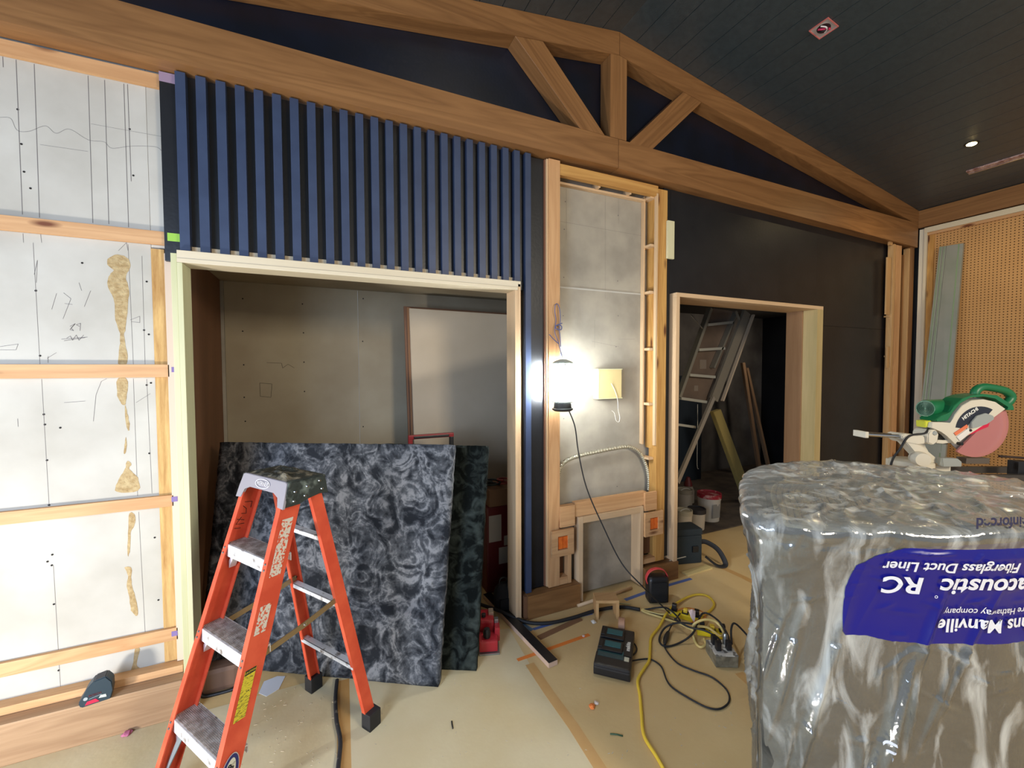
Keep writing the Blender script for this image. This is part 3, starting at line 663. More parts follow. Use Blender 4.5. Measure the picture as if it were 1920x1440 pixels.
# ================================================================== STEP LADDER
def ladder():
    t = thing('step_ladder', 'orange fibreglass step ladder with aluminium treads and grey worn cap', 'ladder', (-.523, 1.699, 0), -.963)
    Hh, wb_, wt, yc, S, rb, ry = 1.172, .199, .148, .361, .709, .212, .470
    zt = Hh-.03
    def fx(z): return wb_+(wt-wb_)*z/Hh
    def fy(z): return yc*z/Hh
    def channel(name, A, B, s, web, fl, m, side=1, th=.0045):
        # A bottom, B top: outer front corner. web extends +y*side, flanges go inwards (-s x)
        bm = bmesh.new()
        prof = [(0, 0), (0, web), (fl, web), (fl, web-th), (th, web-th), (th, th), (fl, th), (fl, 0)]
        pts = [Vector((A[0]-s*u, A[1]+v*side, A[2])) for u, v in prof]
        pb = [Vector((B[0]-s*u, B[1]+v*side, B[2])) for u, v in prof]
        a = [bm.verts.new(p) for p in pts]; b = [bm.verts.new(p) for p in pb]
        for i in range(8): bm.faces.new((a[i], b[i], b[(i+1) % 8], a[(i+1) % 8]))
        bm.faces.new(a); bm.faces.new(b[::-1])
        return from_bm(name, bm, m, t, wc=False)
    fronts = []
    for s in (-1, 1):
        fronts.append(channel('front_rail', (s*fx(.03), fy(.03), .03), (s*fx(zt), fy(zt), zt), s, .078, .026, ORANGE))
        channel('rear_rail', (s*rb, S, .04), (s*(wt-.01), ry+.03, zt), s, .05, .022, ORANGE, -1)
        box('rubber_foot', (s*rb-.028, S-.056, 0), (s*rb+.028, S+.006, .075), RUBBER, t, .006, wc=False)
        box('rubber_foot', (s*wb_-.03, -.008, 0), (s*wb_+.03, .086, .05), RUBBER, t, .006, wc=False)
    for k in (1, 2, 3):
        z = .3*k; w = fx(z)-.005; y0 = fy(z)+.002
        bm = bmesh.new()
        bm_box(bm, (-w, y0, z-.050), (w, y0+.003, z)); bm_box(bm, (-w, y0, z-.004), (w, y0+.088, z-.001)); bm_box(bm, (-w, y0+.085, z-.03), (w, y0+.088, z))
        st = from_bm('tread', bm, ALU, t, wc=False)
        bm = bmesh.new()
        for j in range(15):
            yy = y0+.006+j*.0053; bm_box(bm, (-w+.001, yy, z-.001), (w-.001, yy+.0026, z+.0016))
        o = from_bm('tread_ribs', bm, ALUT, None); o.parent = st
        for s in (-1, 1):
            p0 = Vector((s*(w-.001), y0+.01, z-.105)); p1 = Vector((s*(w-.055), y0+.008, z-.03))
            prism('tread_brace', [p0, p0+Vector((0, .0, .03)), p1+Vector((0, 0, .015)), p1+Vector((0, 0, -.004))], (0, .025, 0), ALU, t, wc=False)
        for s in (-1, 1):
            for dz in (-.012, -.032):
                lathe('rivet', [(0, .004), (.004, .003), (.0055, 0)], CHROME, axis_m((s*(fx(z+dz)-.012), fy(z+dz)-.0002, z+dz), (0, -1, 0)), t, 8, wc=False)
    for k in (1, 2, 3):
        z = .3*k+.01; u = z/zt; x = rb+((wt-.01)-rb)*u-.004; y = S+(ry+.03-S)*u-.028
        bm = bmesh.new(); bm_box(bm, (-x, y-.015, z-.003), (x, y+.015, z)); bm_box(bm, (-x, y-.015, z-.018), (x, y-.012, z)); from_bm('rear_rung', bm, ALU, t, wc=False)
    # spreaders
    for s in (-1, 1):
        zf, zr = .57, .63
        A = Vector((s*(fx(zf)-.012), fy(zf)+.06, zf)); u = zr/zt
        B = Vector((s*(rb+((wt-.01)-rb)*u-.010), S+(ry+.03-S)*u-.02, zr)); Mid = A.lerp(B, .52)+Vector((0, 0, -.006))
        for p, q in ((A, Mid), (Mid, B)):
            d = (q-p).normalized(); up = Vector((0, 0, 1)); sd = d.cross(up).normalized(); up = sd.cross(d)
            prism('spreader', [p-up*.011-sd*.002, q-up*.011-sd*.002, q+up*.011-sd*.002, p+up*.011-sd*.002], sd*.004, BRASS, t, wc=False)
        for p in (A, Mid, B): lathe('rivet', [(0, .006), (.005, .005), (.007, 0)], CHROME, axis_m(p, (s, 0, 0)), t, 8, wc=False)
    for s in (-1, 1):      # grey plastic corner braces under the bottom tread
        P4 = [(s*.186, .050, .060), (s*.182, .082, .150), (s*.135, .105, .266), (s*.105, .105, .266)]
        o = prism('corner_brace', P4, (0, .004, 0), plain('grey_brace%d' % s, 120, 128, 130, .5), t, wc=False)
    # cap
    CAPD = mat('dark_spattered_plastic', srgb(44, 52, 48), .45, col2=srgb(120, 130, 120), nscale=24, detail=8, ramp=(.55, .75), bump=.4, bscale=50)
    CAPG = plain('grey_cap_plastic', 150, 144, 148, .5)
    w = wt+.014; y0 = yc-.014; y1 = ry+.045; zl = Hh-.105
    z1 = Hh
    prism('cap', [(-w+.004, y0+.010, z1-.012), (w-.004, y0+.010, z1-.012), (w-.004, y1, z1-.012), (-w+.004, y1, z1-.012)], (0, 0, .012), CAPD, t, wc=False, bevel=.004)
    # sloping front plate with an arch between the legs (a real cap leans with the rails)
    fpt = [(-w-.008, -.095), (-w-.002, -.05), (-w+.006, -.004), (-w+.02, 0), (w-.02, 0), (w-.006, -.004), (w+.002, -.05), (w+.008, -.095), (w-.030, -.092), (w-.042, -.058), (w-.075, -.045), (-w+.075, -.045), (-w+.042, -.058), (-w+.030, -.092)]
    def fp(x, z, off=0): return Vector((x, y0+.010-(-z)*.30-off, z1+z))
    prism('front_plate', [fp(x, z) for x, z in fpt], (0, .010, 0), CAPG, t, wc=False, bevel=.0015)
    for s in (-1, 1):
        sp = [(y0-.012, -.092), (y0+.012, -.002), (y1-.012, -.002), (y1-.002, -.02), (y1+.008, -.078), (y1-.03, -.07), (y0+.075, -.080), (y0+.055, -.092)]
        prism('side_plate', [(s*(w+.004), y, z1+z) for y, z in sp], (-s*.010, 0, 0), CAPD, t, wc=False, bevel=.0015)
        for (y, z) in ((y0+.03, -.075), (y0+.035, -.04), (y0+.075, -.065), (y0+.085, -.03), (y1-.02, -.055), (y1-.03, -.02)):
            lathe('rivet', [(0, .004), (.004, .0035), (.006, 0)], CHROME, axis_m((s*(w+.004), y, z1+z), (s, 0, 0)), t, 10, wc=False)
    prism('back_plate', [(-w+.01, y1-.002, z1-.05), (w-.01, y1-.002, z1-.05), (w-.01, y1-.002, z1-.004), (-w+.01, y1-.002, z1-.004)], (0, .006, 0), CAPD, t, wc=False)
    # crusted rags and putty on the cap tray
    bm = bmesh.new(); n = 26
    g = [[None]*n for _ in range(n)]
    for i in range(n):
        for j in range(n):
            u, v = i/(n-1), j/(n-1); x = -w+.02+(2*w-.04)*u; y = y0+.016+(y1-y0-.03)*v
            e = min(u, 1-u, v, 1-v)*6; e = min(1, e)
            h = (.010+.026*max(0, noise.noise(Vector((x*22, y*30, 1))))+.006*abs(noise.noise(Vector((x*80, y*80, 4)))))*e
            g[i][j] = bm.verts.new((x, y, z1+h-.002))
    for i in range(n-1):
        for j in range(n-1): bm.faces.new((g[i][j], g[i+1][j], g[i+1][j+1], g[i][j+1]))
    o = from_bm('tray_debris', bm, mat('dark_glossy_rag', srgb(46, 50, 46), .3, col2=srgb(128, 118, 98), nscale=28, ramp=(.45, .62), bump=.6, bscale=60), t, wc=False); o['label'] = 'crusted dark rags in the tray'
    # badge on the front plate
    Mb = frame(fp(0, -.024, .001), (1, 0, 0), (0, .30, 1))
    bm = bmesh.new(); K = 28
    for r0, r1, zz in ((.052, .046, .0012),):
        A = [bm.verts.new(Mb @ Vector((r0*math.cos(2*math.pi*k/K), r0*.36*math.sin(2*math.pi*k/K), zz))) for k in range(K)]
        B = [bm.verts.new(Mb @ Vector((r1*math.cos(2*math.pi*k/K), r1*.33*math.sin(2*math.pi*k/K), zz))) for k in range(K)]
        for k in range(K): bm.faces.new((A[k], A[(k+1) % K], B[(k+1) % K], B[k]))
    SIL = plain('silver_print', 214, 210, 212, .3, .3)
    from_bm('badge', bm, SIL, t, wc=False)
    text('lettering', 'WERNER', .021, Mb @ Matrix.Translation((0, 0, .0012)), SIL, t, bold=.0006, wc=False)
    # stickers on the outer face of the right rail
    def rail_pt(z, v, off=.0008): return Vector((fx(z)+off, fy(z)+v, z))
    def sticker(name, z0, z1_, v0, v1, m, off=.0008, par=None):
        o = prism(name, [rail_pt(z0, v0, off), rail_pt(z0, v1, off), rail_pt(z1_, v1, off), rail_pt(z1_, v0, off)], (.0005, 0, 0), m, None)
        o.matrix_parent_inverse = Matrix(); o.parent = t; return o
    PEEL = mat('peeled_white_label', srgb(206, 196, 176), .8, col2=srgb(206, 84, 48), nscale=110, ramp=(.52, .56), detail=3)
    sticker('peeled_label', .84, 1.035, .018, .060, PEEL); sticker('peeled_label', .66, .75, .012, .052, PEEL)
    yl = sticker('caution_label', .405, .555, .012, .050, mat('yellow_label', srgb(206, 186, 44), .6, col2=srgb(120, 108, 34), nscale=60, ramp=(.52, .60), stretch=(1, 1.4, 5)))
    sticker('label_header', .54, .555, .013, .049, plain('label_black', 30, 28, 22, .6), .0014)
    Ml = frame(rail_pt(.5475, .031, .0022), (0, 1, 0), (0, .3, 1))
    text('lettering', 'CAUTION', .0085, Ml, plain('label_yellow', 214, 190, 50, .6), t, wc=False)
    Mf = frame(rail_pt(.50, .031, .0016), (0, 1, 0), (0, .3, 1))
    bm = bmesh.new(); bm_box(bm, (-.002, -.055, 0), (.0015, -.015, .0004), Mf); bm_box(bm, (-.009, -.045, 0), (.008, -.041, .0004), Mf); bm_box(bm, (.004, -.05, 0), (.007, -.012, .0004), Mf)
    from_bm('ladder_pictogram', bm, plain('label_black2', 30, 28, 22, .6), t, wc=False)
    # oval brand sticker low on the rail (letters run along the rail)
    Mo = frame(rail_pt(.20, .040, .0010), (0, -.31, -1), (0, 1, -.31)); Mo = frame(rail_pt(.232, .040, .0010), (0, .30, 1), (0, -1, .30))
    bm = bmesh.new(); bm_lathe(bm, [(0, .0004), (1, .0004), (1, 0)], Mo @ Matrix.Diagonal((.085, .031, 1, 1)), 32); from_bm('oval_label', bm, plain('label_rim', 190, 180, 168, .5), t, wc=False)
    bm = bmesh.new(); bm_lathe(bm, [(0, .0008), (1, .0008), (1, .0004)], Mo @ Matrix.Diagonal((.082, .029, 1, 1)), 32); from_bm('oval_label', bm, plain('label_navy', 34, 34, 96, .5), t, wc=False)
    bm = bmesh.new(); bm_lathe(bm, [(0, .0012), (1, .0012), (1, .0008)], Mo @ Matrix.Diagonal((.070, .019, 1, 1)), 32); from_bm('oval_label', bm, plain('label_cream', 206, 200, 176, .5), t, wc=False)
    text('lettering', 'WERNER', .027, Mo @ Matrix.Translation((0, 0, .0016)), plain('label_ink', 20, 20, 30, .6), t, bold=.001, wc=False)
    # scribble inside the left rail
    xx = -fx(1.0)+.0052
    def lp(z, v): return Vector((-fx(z)+.0055, fy(z)+v, z))
    bm = bmesh.new()
    for st in (((1.05, .03), (1.045, .06), (1.02, .062)), ((1.035, .028), (1.02, .045), (1.0, .05), (1.005, .03)), ((.985, .02), (.975, .05)), ((.99, .035), (.965, .022), (.96, .055)), ((.95, .02), (.945, .045))):
        bm_tube(bm, [lp(z, v) for z, v in st], .0012, 5)
    o = from_bm('ink_scribble', bm, HOLE, t, wc=False)
    # grey rubber boot cloth at the left foot
    return t
ladder()

# ================================================================== INSULATION BOARDS
INS = mat('grey_black_glass_fibre', srgb(40, 43, 48), .95, 0, .1, col2=srgb(150, 152, 156), nscale=9, detail=15, dist=1.3, ramp=(.42, .74), bump=.8, bscale=45)
def fibre(name, c0, c1, c2, s1, s2):
    m = bpy.data.materials.new(name); m.use_nodes = True; nt = m.node_tree; N, L = nt.nodes.new, nt.links.new; b = nt.nodes['Principled BSDF']
    b.inputs['Roughness'].default_value = .95; b.inputs['Specular IOR Level'].default_value = .08
    tc = N('ShaderNodeTexCoord'); prev = None
    def nz(sc, dist, det, rough=.55):
        n = N('ShaderNodeTexNoise'); n.inputs['Scale'].default_value = sc; n.inputs['Distortion'].default_value = dist; n.inputs['Detail'].default_value = det; n.inputs['Roughness'].default_value = rough
        L(tc.outputs['Object'], n.inputs['Vector']); return n.outputs['Fac']
    def ma(a, k, c):
        q = N('ShaderNodeMath'); q.operation = 'MULTIPLY_ADD'; L(a, q.inputs[0]); q.inputs[1].default_value = k
        if isinstance(c, float): q.inputs[2].default_value = c
        else: L(c, q.inputs[2])
        return q.outputs[0]
    ridge = nz(s1, 1.1, 3); r1 = N('ShaderNodeMath'); r1.operation = 'SUBTRACT'; L(ridge, r1.inputs[0]); r1.inputs[1].default_value = .5
    r2 = N('ShaderNodeMath'); r2.operation = 'ABSOLUTE'; L(r1.outputs[0], r2.inputs[0])
    f = ma(r2.outputs[0], -2.0, .215)
    f = ma(nz(s2, .6, 15, .72), .75, f); f = ma(nz(3.2, .8, 4), .55, f); f = ma(nz(90, 0, 3), .18, f)
    rp = N('ShaderNodeValToRGB'); e = rp.color_ramp.elements; e[0].position = .66; e[0].color = c0; e[1].position = 1.12 if False else 1.0; e[1].color = c2
    mid = e.new(.86); mid.color = c1
    L(f, rp.inputs[0]); L(rp.outputs[0], b.inputs['Base Color'])
    bp = N('ShaderNodeBump'); bp.inputs['Strength'].default_value = .8; bp.inputs['Distance'].default_value = .012; L(f, bp.inputs['Height']); L(bp.outputs[0], b.inputs['Normal'])
    return m
INS = fibre('grey_black_fibre', srgb(40, 43, 48), srgb(80, 83, 88), srgb(128, 130, 134), 7.5, 22)
INS2 = mat('dark_green_black_fibre', srgb(16, 20, 19), .95, 0, .1, col2=srgb(72, 80, 76), nscale=11, detail=12, dist=1.6, ramp=(.45, .85), bump=.7, bscale=60)
def ins_board(name, TL, TR, BR, BL, th, m, edge, label, amp=.006):
    TL, TR, BR, BL = map(Vector, (TL, TR, BR, BL))
    nrm = (TR-TL).cross(BL-TL).normalized()
    if nrm.y < 0: nrm = -nrm              # away from the viewer
    bm = bmesh.new(); n = 44
    def P(u, v, k):
        p = (TL*(1-u)+TR*u)*(1-v)+(BL*(1-u)+BR*u)*v
        q = p*6
        d = amp*(noise.noise(q)+.6*noise.noise(q*3)+.35*noise.noise(q*8))
        e = .004*noise.noise(q*5+Vector((5, 5, 5)))
        if k == 0: p = p+nrm*(d)
        else: p = p+nrm*(th+d*.5)
        if u in (0, 1): p = p+(TR-TL).normalized()*e*1.4
        if v in (0, 1): p = p+(TL-BL).normalized()*e*(1.0 if v == 0 else .3)
        if p.z < .002: p.z = .002
        return p
    G = [[[bm.verts.new(P(i/n, j/n, k)) for j in range(n+1)] for i in range(n+1)] for k in (0, 1)]
    for k in (0, 1):
        for i in range(n):
            for j in range(n): bm.faces.new((G[k][i][j], G[k][i+1][j], G[k][i+1][j+1], G[k][i][j+1]))
    for i in range(n):
        for j in (0, n): bm.faces.new((G[0][i][j], G[0][i+1][j], G[1][i+1][j], G[1][i][j]))
        for j in (0, n): bm.faces.new((G[0][j][i], G[0][j][i+1], G[1][j][i+1], G[1][j][i]))
    o = from_bm(name, bm, m, None, True); tag(o, label, 'insulation'); return o
ins_board('insulation_board', PY(413, 829, 2.95), PY(852, 834, 2.20), (.489, 2.008, .004), (-.652, 2.70, .004), .036, INS, None, 'large front grey and black mottled insulation board leaning behind the orange ladder')
tr2 = PY(915, 836, 2.27)
ins_board('insulation_board', tr2+Vector((-.55, .34, 0)), tr2, (.70, 2.035, .004), (.18, 2.31, .004), .034, INS2, None, 'darker narrow insulation board behind the mottled one, to its right', .004)

# ================================================================== CLOSET CONTENTS
for i, (x0, dy, cl, lb) in enumerate(((768, 0, (200, 184, 160), 'pale flat sheet leaning on the closet back wall, foremost of the stack'), (763.5, .03, (150, 112, 82), 'brown-edged sheet in the middle of the stack in the closet'), (757.5, .06, (128, 96, 76), 'darker sheet at the back of the closet stack, sticking out furthest left'))):
    Y = 3.22+dy; a = PY(x0, 578-i*2, Y); 
    m = mat('sheet_%d' % i, srgb(*cl), .8, 0, .25, col2=srgb(*[c-12 for c in cl]), nscale=2)
    pts = [(a.x+.03, Y-.09, .004), (1.6, Y-.09, .004), (1.6, Y, a.z-.01), (a.x, Y, a.z)]
    o = prism('sheet_panel', pts, (0, .024, 0), m, None); tag(o, lb, 'panel')
t = thing('hand_truck', 'red handle with black grip poking up behind the insulation boards', 'handle', PY(808, 900, 2.75))
RED = plain('red_plastic', 150, 30, 34, .45)
a, b = PY(765, 818, 2.75), PY(850, 815, 2.75)
box('crossbar', (a.x, 2.735, a.z-.022), (b.x, 2.765, a.z+.006), RED, t, .006)
box('grip', (a.x+.035, 2.728, a.z-.018), (b.x-.035, 2.76, a.z-.002), BLKPL, t, .004)
box('post', (a.x, 2.738, .05), (a.x+.028, 2.764, a.z-.018), RED, t, .005)
box('post', (b.x-.028, 2.738, .05), (b.x, 2.764, a.z-.018), BLKPL, t, .005)
box('base_case', (a.x-.02, 2.70, .003), (b.x+.02, 2.80, .10), BLKPL, t, .008)
# red case and papers against the closet right
t = thing('red_case', 'dark red case with white papers stuck on it, inside the closet right side', 'case', (1.10, 2.78, 0))
box('case', (1.02, 2.72, .002), (1.40, 3.0, .62), plain('dark_red', 104, 26, 28, .5), t, .012)
box('paper_label', (1.035, 2.7175, .37), (1.13, 2.7198, .56), plain('paper', 190, 180, 168, .8), t, 0)
box('paper_label', (1.15, 2.7175, .33), (1.24, 2.7198, .40), plain('paper2', 180, 172, 160, .8), t, 0)
box('paper_label', (1.11, 2.7175, .20), (1.22, 2.7198, .32), plain('paper3', 176, 168, 160, .8), t, 0)
t = thing('cardboard_box', 'open cardboard box on top of the red case in the closet', 'box', (1.14, 2.8, .62))
box('box_body', (1.04, 2.72, .6215), (1.38, 2.98, .74), plain('cardboard', 140, 104, 76, .8), t, .003)
for i, (dx, c) in enumerate(((0, (40, 44, 42)), (.09, (150, 60, 56)), (.2, (46, 60, 58)))):
    o = tube('coiled_cord', [(1.10+dx+.05*math.cos(a), 2.80+.05*math.sin(a), .752+.012*a/3) for a in [k*.7 for k in range(16)]], .008, plain('coil%d' % i, *c, .5), None, 4, 6)
    tag(o, ('black coiled cord in the cardboard box in the closet', 'red coiled cord in the cardboard box in the closet', 'dark green coiled cord in the closet box')[i], 'cord')
# black tool bag by the jamb
t = thing('tool_bag', 'small black tool bag on the floor inside the closet by the right jamb', 'bag', (1.0, 2.52, 0))
p = PZ(948, 1150)
lathe('bag_body', [(0, .003), (.052, .003), (.062, .02), (.066, .12), (.055, .16), (.03, .185), (0, .19)], plain('black_fabric', 24, 26, 32, .8, bump=.4, bscale=60), Matrix.Translation((p.x, p.y+.04, 0)) @ Matrix.Diagonal((1, .7, 1, 1)), t, 20)
tube('handle', [(p.x-.03, p.y+.04, .17), (p.x-.02, p.y+.04, .215), (p.x+.02, p.y+.04, .215), (p.x+.03, p.y+.04, .17)], .007, BLKPL, t, 6, 8)
box('pocket', (p.x-.04, p.y-.012, .02), (p.x+.035, p.y+.01, .10), plain('black_fabric2', 20, 22, 28, .8), t, .006)
# red power tool
t = thing('power_tool', 'red power tool with black knob at the right edge of the dark insulation board', 'power tool', PZ(915, 1215))
p = PZ(918, 1218); REDT = plain('red_metal_paint', 178, 36, 46, .4, coat=.3)
Mt = Matrix.Translation(p) @ Matrix.Rotation(R(-18), 4, 'Z')
def tb(name, lo, hi, m, bev=.006):
    bm = bmesh.new(); bm_box(bm, lo, hi, Mt, bev); return from_bm(name, bm, m, t)
tb('base_plate', (-.06, -.05, 0), (.055, .16, .010), STEEL, .002)
tb('body', (-.06, -.04, .012), (.045, .08, .075), REDT, .012)
tb('body', (-.055, .05, .03), (.03, .17, .14), REDT, .016)
lathe('knob', [(0, .0), (.02, 0), (.022, .03), (.016, .05), (0, .056)], BLKPL, Mt @ Matrix.Translation((-.015, .0, .074)), t, 16)
tb('motor_end', (.03, .02, .03), (.062, .12, .11), REDT, .012)
lathe('knob', [(0, .0), (.012, 0), (.013, .02), (0, .026)], BLKPL, Mt @ Matrix.Translation((-.03, .09, .138)), t, 12)
tb('switch_block', (.032, .07, .10), (.056, .10, .13), STEEL, .004)
tb('pale_clamp', (.0, .10, .13), (.03, .15, .155), plain('pale_metal', 190, 170, 150, .4, .3), .004)
# board painted black
a, b = PZ(905, 1122, .0), PZ(1028, 1254, .0)
d = (b-a).normalized(); n_ = Vector((-d.y, d.x, 0))
if n_.x < 0: n_ = -n_
tb_ = thing('painted_board', 'black-topped pale board lying on the floor beside the red power tool', 'board', a)
prism('board', [a+n_*.003, b+n_*.003, b+n_*.062, a+n_*.062], (0, 0, .028), plain('pink_primer', 206, 176, 152, .7), tb_, bevel=.001)
prism('black_face', [a+n_*.004, b+n_*.004, b+n_*.061, a+n_*.061], (0, 0, .0015), BLACK, tb_).location.z = .0282
# white drop cloth scrap etc. in closet floor corner
t = thing('tool_case', 'rounded brown tool case on the floor behind the ladder treads', 'tool case', PZ(413, 1300))
p = PZ(413, 1296)
box('case_body', (p.x-.075, p.y-.01, .004), (p.x+.085, p.y+.07, .125), plain('brown_plastic', 104, 80, 66, .5), t, .03)
tube('dark_rim', [(p.x-.08, p.y-.014, .02), (p.x-.05, p.y-.02, .006), (p.x+.06, p.y-.02, .006), (p.x+.09, p.y-.012, .03)], .009, BLKPL, t, 6, 8)

# ================================================================== LEDGE THING: laser level
t = thing('laser_level', 'dark blue-grey laser level with red window on the left baseboard ledge', 'laser level', (-.98, 2.36, .173))
zl = .175
A0 = PZ(151, 1329, zl); A1 = PZ(208, 1310, zl)
LASM = plain('blue_grey_plastic', 46, 62, 72, .45)
d = (A1-A0).normalized(); n_ = Vector((-d.y, d.x, 0)); n_ = n_ if n_.y > 0 else -n_
w = (A1-A0).length; h = .105
prof = [(0, 0), (1, 0), (1.06, .35), (1.06, .72), (.86, 1.0), (.45, .95), (.22, .72), (.02, .35), (-.08, .22)]
prism('body', [A0+d*w*u+Vector((0, 0, h*v)) for u, v in prof], n_*.055, LASM, t, bevel=.004)
prism('window', [A0+d*w*u+Vector((0, 0, h*v))-n_*.0012 for u, v in ((.14, .07), (.62, .07), (.50, .22), (.22, .20))], n_*.001, plain('red_window', 206, 44, 76, .3), t)
prism('window', [A0+d*w*u+Vector((0, 0, h*v))-n_*.0012 for u, v in ((.60, .20), (.86, .16), (.84, .28), (.66, .30))], n_*.001, plain('white_window', 200, 206, 196, .3), t)
prism('print_line', [A0+d*w*u+Vector((0, 0, h*v))-n_*.0012 for u, v in ((.28, .27), (.70, .32), (.70, .335), (.28, .285))], n_*.001, plain('grey_print', 150, 160, 164, .4), t)
lathe('badge', [(0, .001), (.007, .001), (.007, 0)], plain('badge_grey', 170, 178, 180, .3), axis_m(A0+d*w*.17+Vector((0, 0, h*.33))-n_*.0002, -n_), t, 16)
Mt2 = frame(A0+d*w*.48+Vector((0, 0, h*.40))-n_*.001, d, (0, 0, 1)); text('lettering', 'BOSCH', .012, Mt2, plain('dim_red_print', 110, 48, 56, .5), t)
# ================================================================== FLOOR THINGS, CENTRE
def strip_floor(name, pts, w, m, label, cat='tape', th=.0008, z=.0004):
    bm = bmesh.new(); P = [Vector(p) for p in pts]; L, Rr = [], []
    for i, p in enumerate(P):
        d = (P[min(i+1, len(P)-1)]-P[max(i-1, 0)]).normalized(); n = Vector((-d.y, d.x, 0))*w/2
        L.append(bm.verts.new((p.x+n.x, p.y+n.y, z+th))); Rr.append(bm.verts.new((p.x-n.x, p.y-n.y, z+th)))
    for i in range(len(P)-1): bm.faces.new((L[i], L[i+1], Rr[i+1], Rr[i]))
    ex = bmesh.ops.extrude_face_region(bm, geom=list(bm.faces)); bmesh.ops.translate(bm, vec=(0, 0, -th), verts=[v for v in ex['geom'] if isinstance(v, bmesh.types.BMVert)])
    o = from_bm(name, bm, m); tag(o, label, cat); return o
TAN = mat('tan_paper_tape', srgb(196, 150, 88), .6, col2=srgb(206, 164, 104), nscale=6)
strip_floor('paper_tape', [PZ(993, 1245), PZ(1030, 1300), PZ(1075, 1362), PZ(1125, 1440), PZ(1150, 1480)], .05, TAN, 'tan tape seam running to the bottom edge between ladder and charger')
strip_floor('paper_tape', [PZ(644, 1275), PZ(645, 1440), PZ(646, 1520)], .055, TAN, 'tan tape seam under the dark cable right of the ladder rear leg')
strip_floor('paper_tape', [PZ(1345, 1060), PZ(1395, 1083), PZ(1440, 1106), PZ(1560, 1170)], .05, TAN, 'tan tape seam on the floor left of the wrapped roll, near the doorway')
strip_floor('paper_tape', [PZ(1385, 1262), PZ(1440, 1310), PZ(1560, 1400)], .05, TAN, 'tan tape seam from the metal outlet box to the wrapped roll')
strip_floor('orange_tape', [PZ(970, 1238), PZ(1040, 1213), PZ(1105, 1190)], .024, plain('orange_tape', 236, 132, 52, .6), 'orange tape strip on the floor between black board and charger')
BLT = plain('blue_tape', 84, 104, 160, .7)
strip_floor('blue_tape', [PZ(1172, 1125), PZ(1230, 1104), PZ(1296, 1085)], .028, BLT, 'blue masking tape along the baseboard behind the black speaker')
strip_floor('blue_tape', [PZ(1000, 1180), PZ(1060, 1162), PZ(1110, 1150)], .022, BLT, 'blue tape strip at the foot of the oak baseboard by the closet')
strip_floor('blue_tape', [PZ(978, 1170), PZ(998, 1182)], .03, plain('blue_tape2', 96, 130, 170, .7), 'torn square of blue tape below the dark hose', )
# dark hose
hz = .013
o = tube('hose', [(.88, 2.75, hz), (.90, 2.60, .03), PZ(938, 1146, .042), PZ(985, 1166, hz), PZ(1030, 1168, hz), PZ(1075, 1158, hz), PZ(1120, 1144, hz), PZ(1165, 1138, hz), PZ(1200, 1143, hz)], .011, RUBBER, None, 8, 10)
tag(o, 'thick black hose lying along the oak baseboard into the closet', 'hose')
o = tube('power_cable', [PZ(632, 1275, .01), PZ(629, 1310, .01), PZ(631, 1350, .01), PZ(638, 1390, .01), PZ(634, 1440, .01), PZ(630, 1500, .01)], .009, mat('dirty_black_cable', srgb(40, 40, 44), .6, col2=srgb(130, 124, 112), nscale=30, ramp=(.55, .7)), None, 8, 10)
tag(o, 'dirty black cable on the tan tape right of the ladder', 'cable')
# brown offcut and dowel
a, b = PZ(1012, 1198), PZ(1090, 1162)
d = (b-a).normalized(); n_ = Vector((-d.y, d.x, 0))*.036
o = prism('wood_offcut', [a-n_*.3, b-n_*.3, b+n_*.7, a+n_*.7], (0, 0, .006), plain('brown_offcut', 132, 96, 66, .7), None); tag(o, 'thin brown wood offcut beside the orange tape', 'offcut')
o = tube('wooden_stick', [PZ(1083, 1136, .012), PZ(1184, 1102, .012)], .011, POPB['X'], None, 0, 10); tag(o, 'pale round wooden stick lying in front of the wall hatch', 'stick')
o = tube('wooden_stick', [PZ(1160, 1131, .005), PZ(1182, 1133, .005)], .004, POPLAR['X'], None, 0, 8); tag(o, 'tiny thin pale stick right of the wooden block stool', 'stick')
# three-sided wooden block
t = thing('wood_stool_block', 'small pale three-board wooden stand shaped like an upturned U', 'wooden block', PZ(1135, 1160))
c = PZ(1121, 1162); e = PZ(1158, 1162)
d = (e-c).normalized(); n_ = Vector((-d.y, d.x, 0)); n_ = n_ if n_.y > 0 else -n_
Mk = frame(c-d*.012, d, n_); hh = .105; ww = (e-c).length+.022; dp = .1
for nm, lo, hi in (('side', (0, 0, 0), (.018, dp, hh)), ('side', (ww-.018, 0, 0), (ww, dp, hh)), ('top', (0, 0, hh+.0005), (ww, dp, hh+.018))):
    bm = bmesh.new(); bm_box(bm, lo, hi, Mk, .0015); from_bm(nm, bm, PALE['Z'] if nm == 'side' else PALE['X'], t)
# speaker with red strap
t = thing('portable_speaker', 'rounded black portable speaker with a red carrying strap', 'speaker', PZ(1233, 1132))
c = PZ(1233, 1132)+Vector((.02, .03, 0))
hd = Vector((.93, -.36, 0))
Msp = frame(c, hd, (hd.y*-1, hd.x, 0))
bm = bmesh.new(); bm_box(bm, (-.070, -.045, .003), (.070, .045, .182), Msp, .026); from_bm('body', bm, BLKPL, t, True)
bm = bmesh.new(); bm_box(bm, (-.055, -.052, .02), (.055, -.044, .15), Msp, .006); from_bm('front_grille', bm, plain('grille_black', 18, 19, 20, .85, bump=.5, bscale=300), t)
pts = [(-.066, .0, .12), (-.076, 0, .165), (-.05, 0, .212), (0, 0, .228), (.05, 0, .212), (.074, 0, .165), (.068, 0, .12)]
pth = smooth_path([Msp @ Vector(p) for p in pts], 6); bm = bmesh.new(); bm_tube(bm, pth, .01, 8, taper=lambda u: (.018, .003)); from_bm('strap', bm, plain('red_strap', 206, 66, 66, .6), t, True)
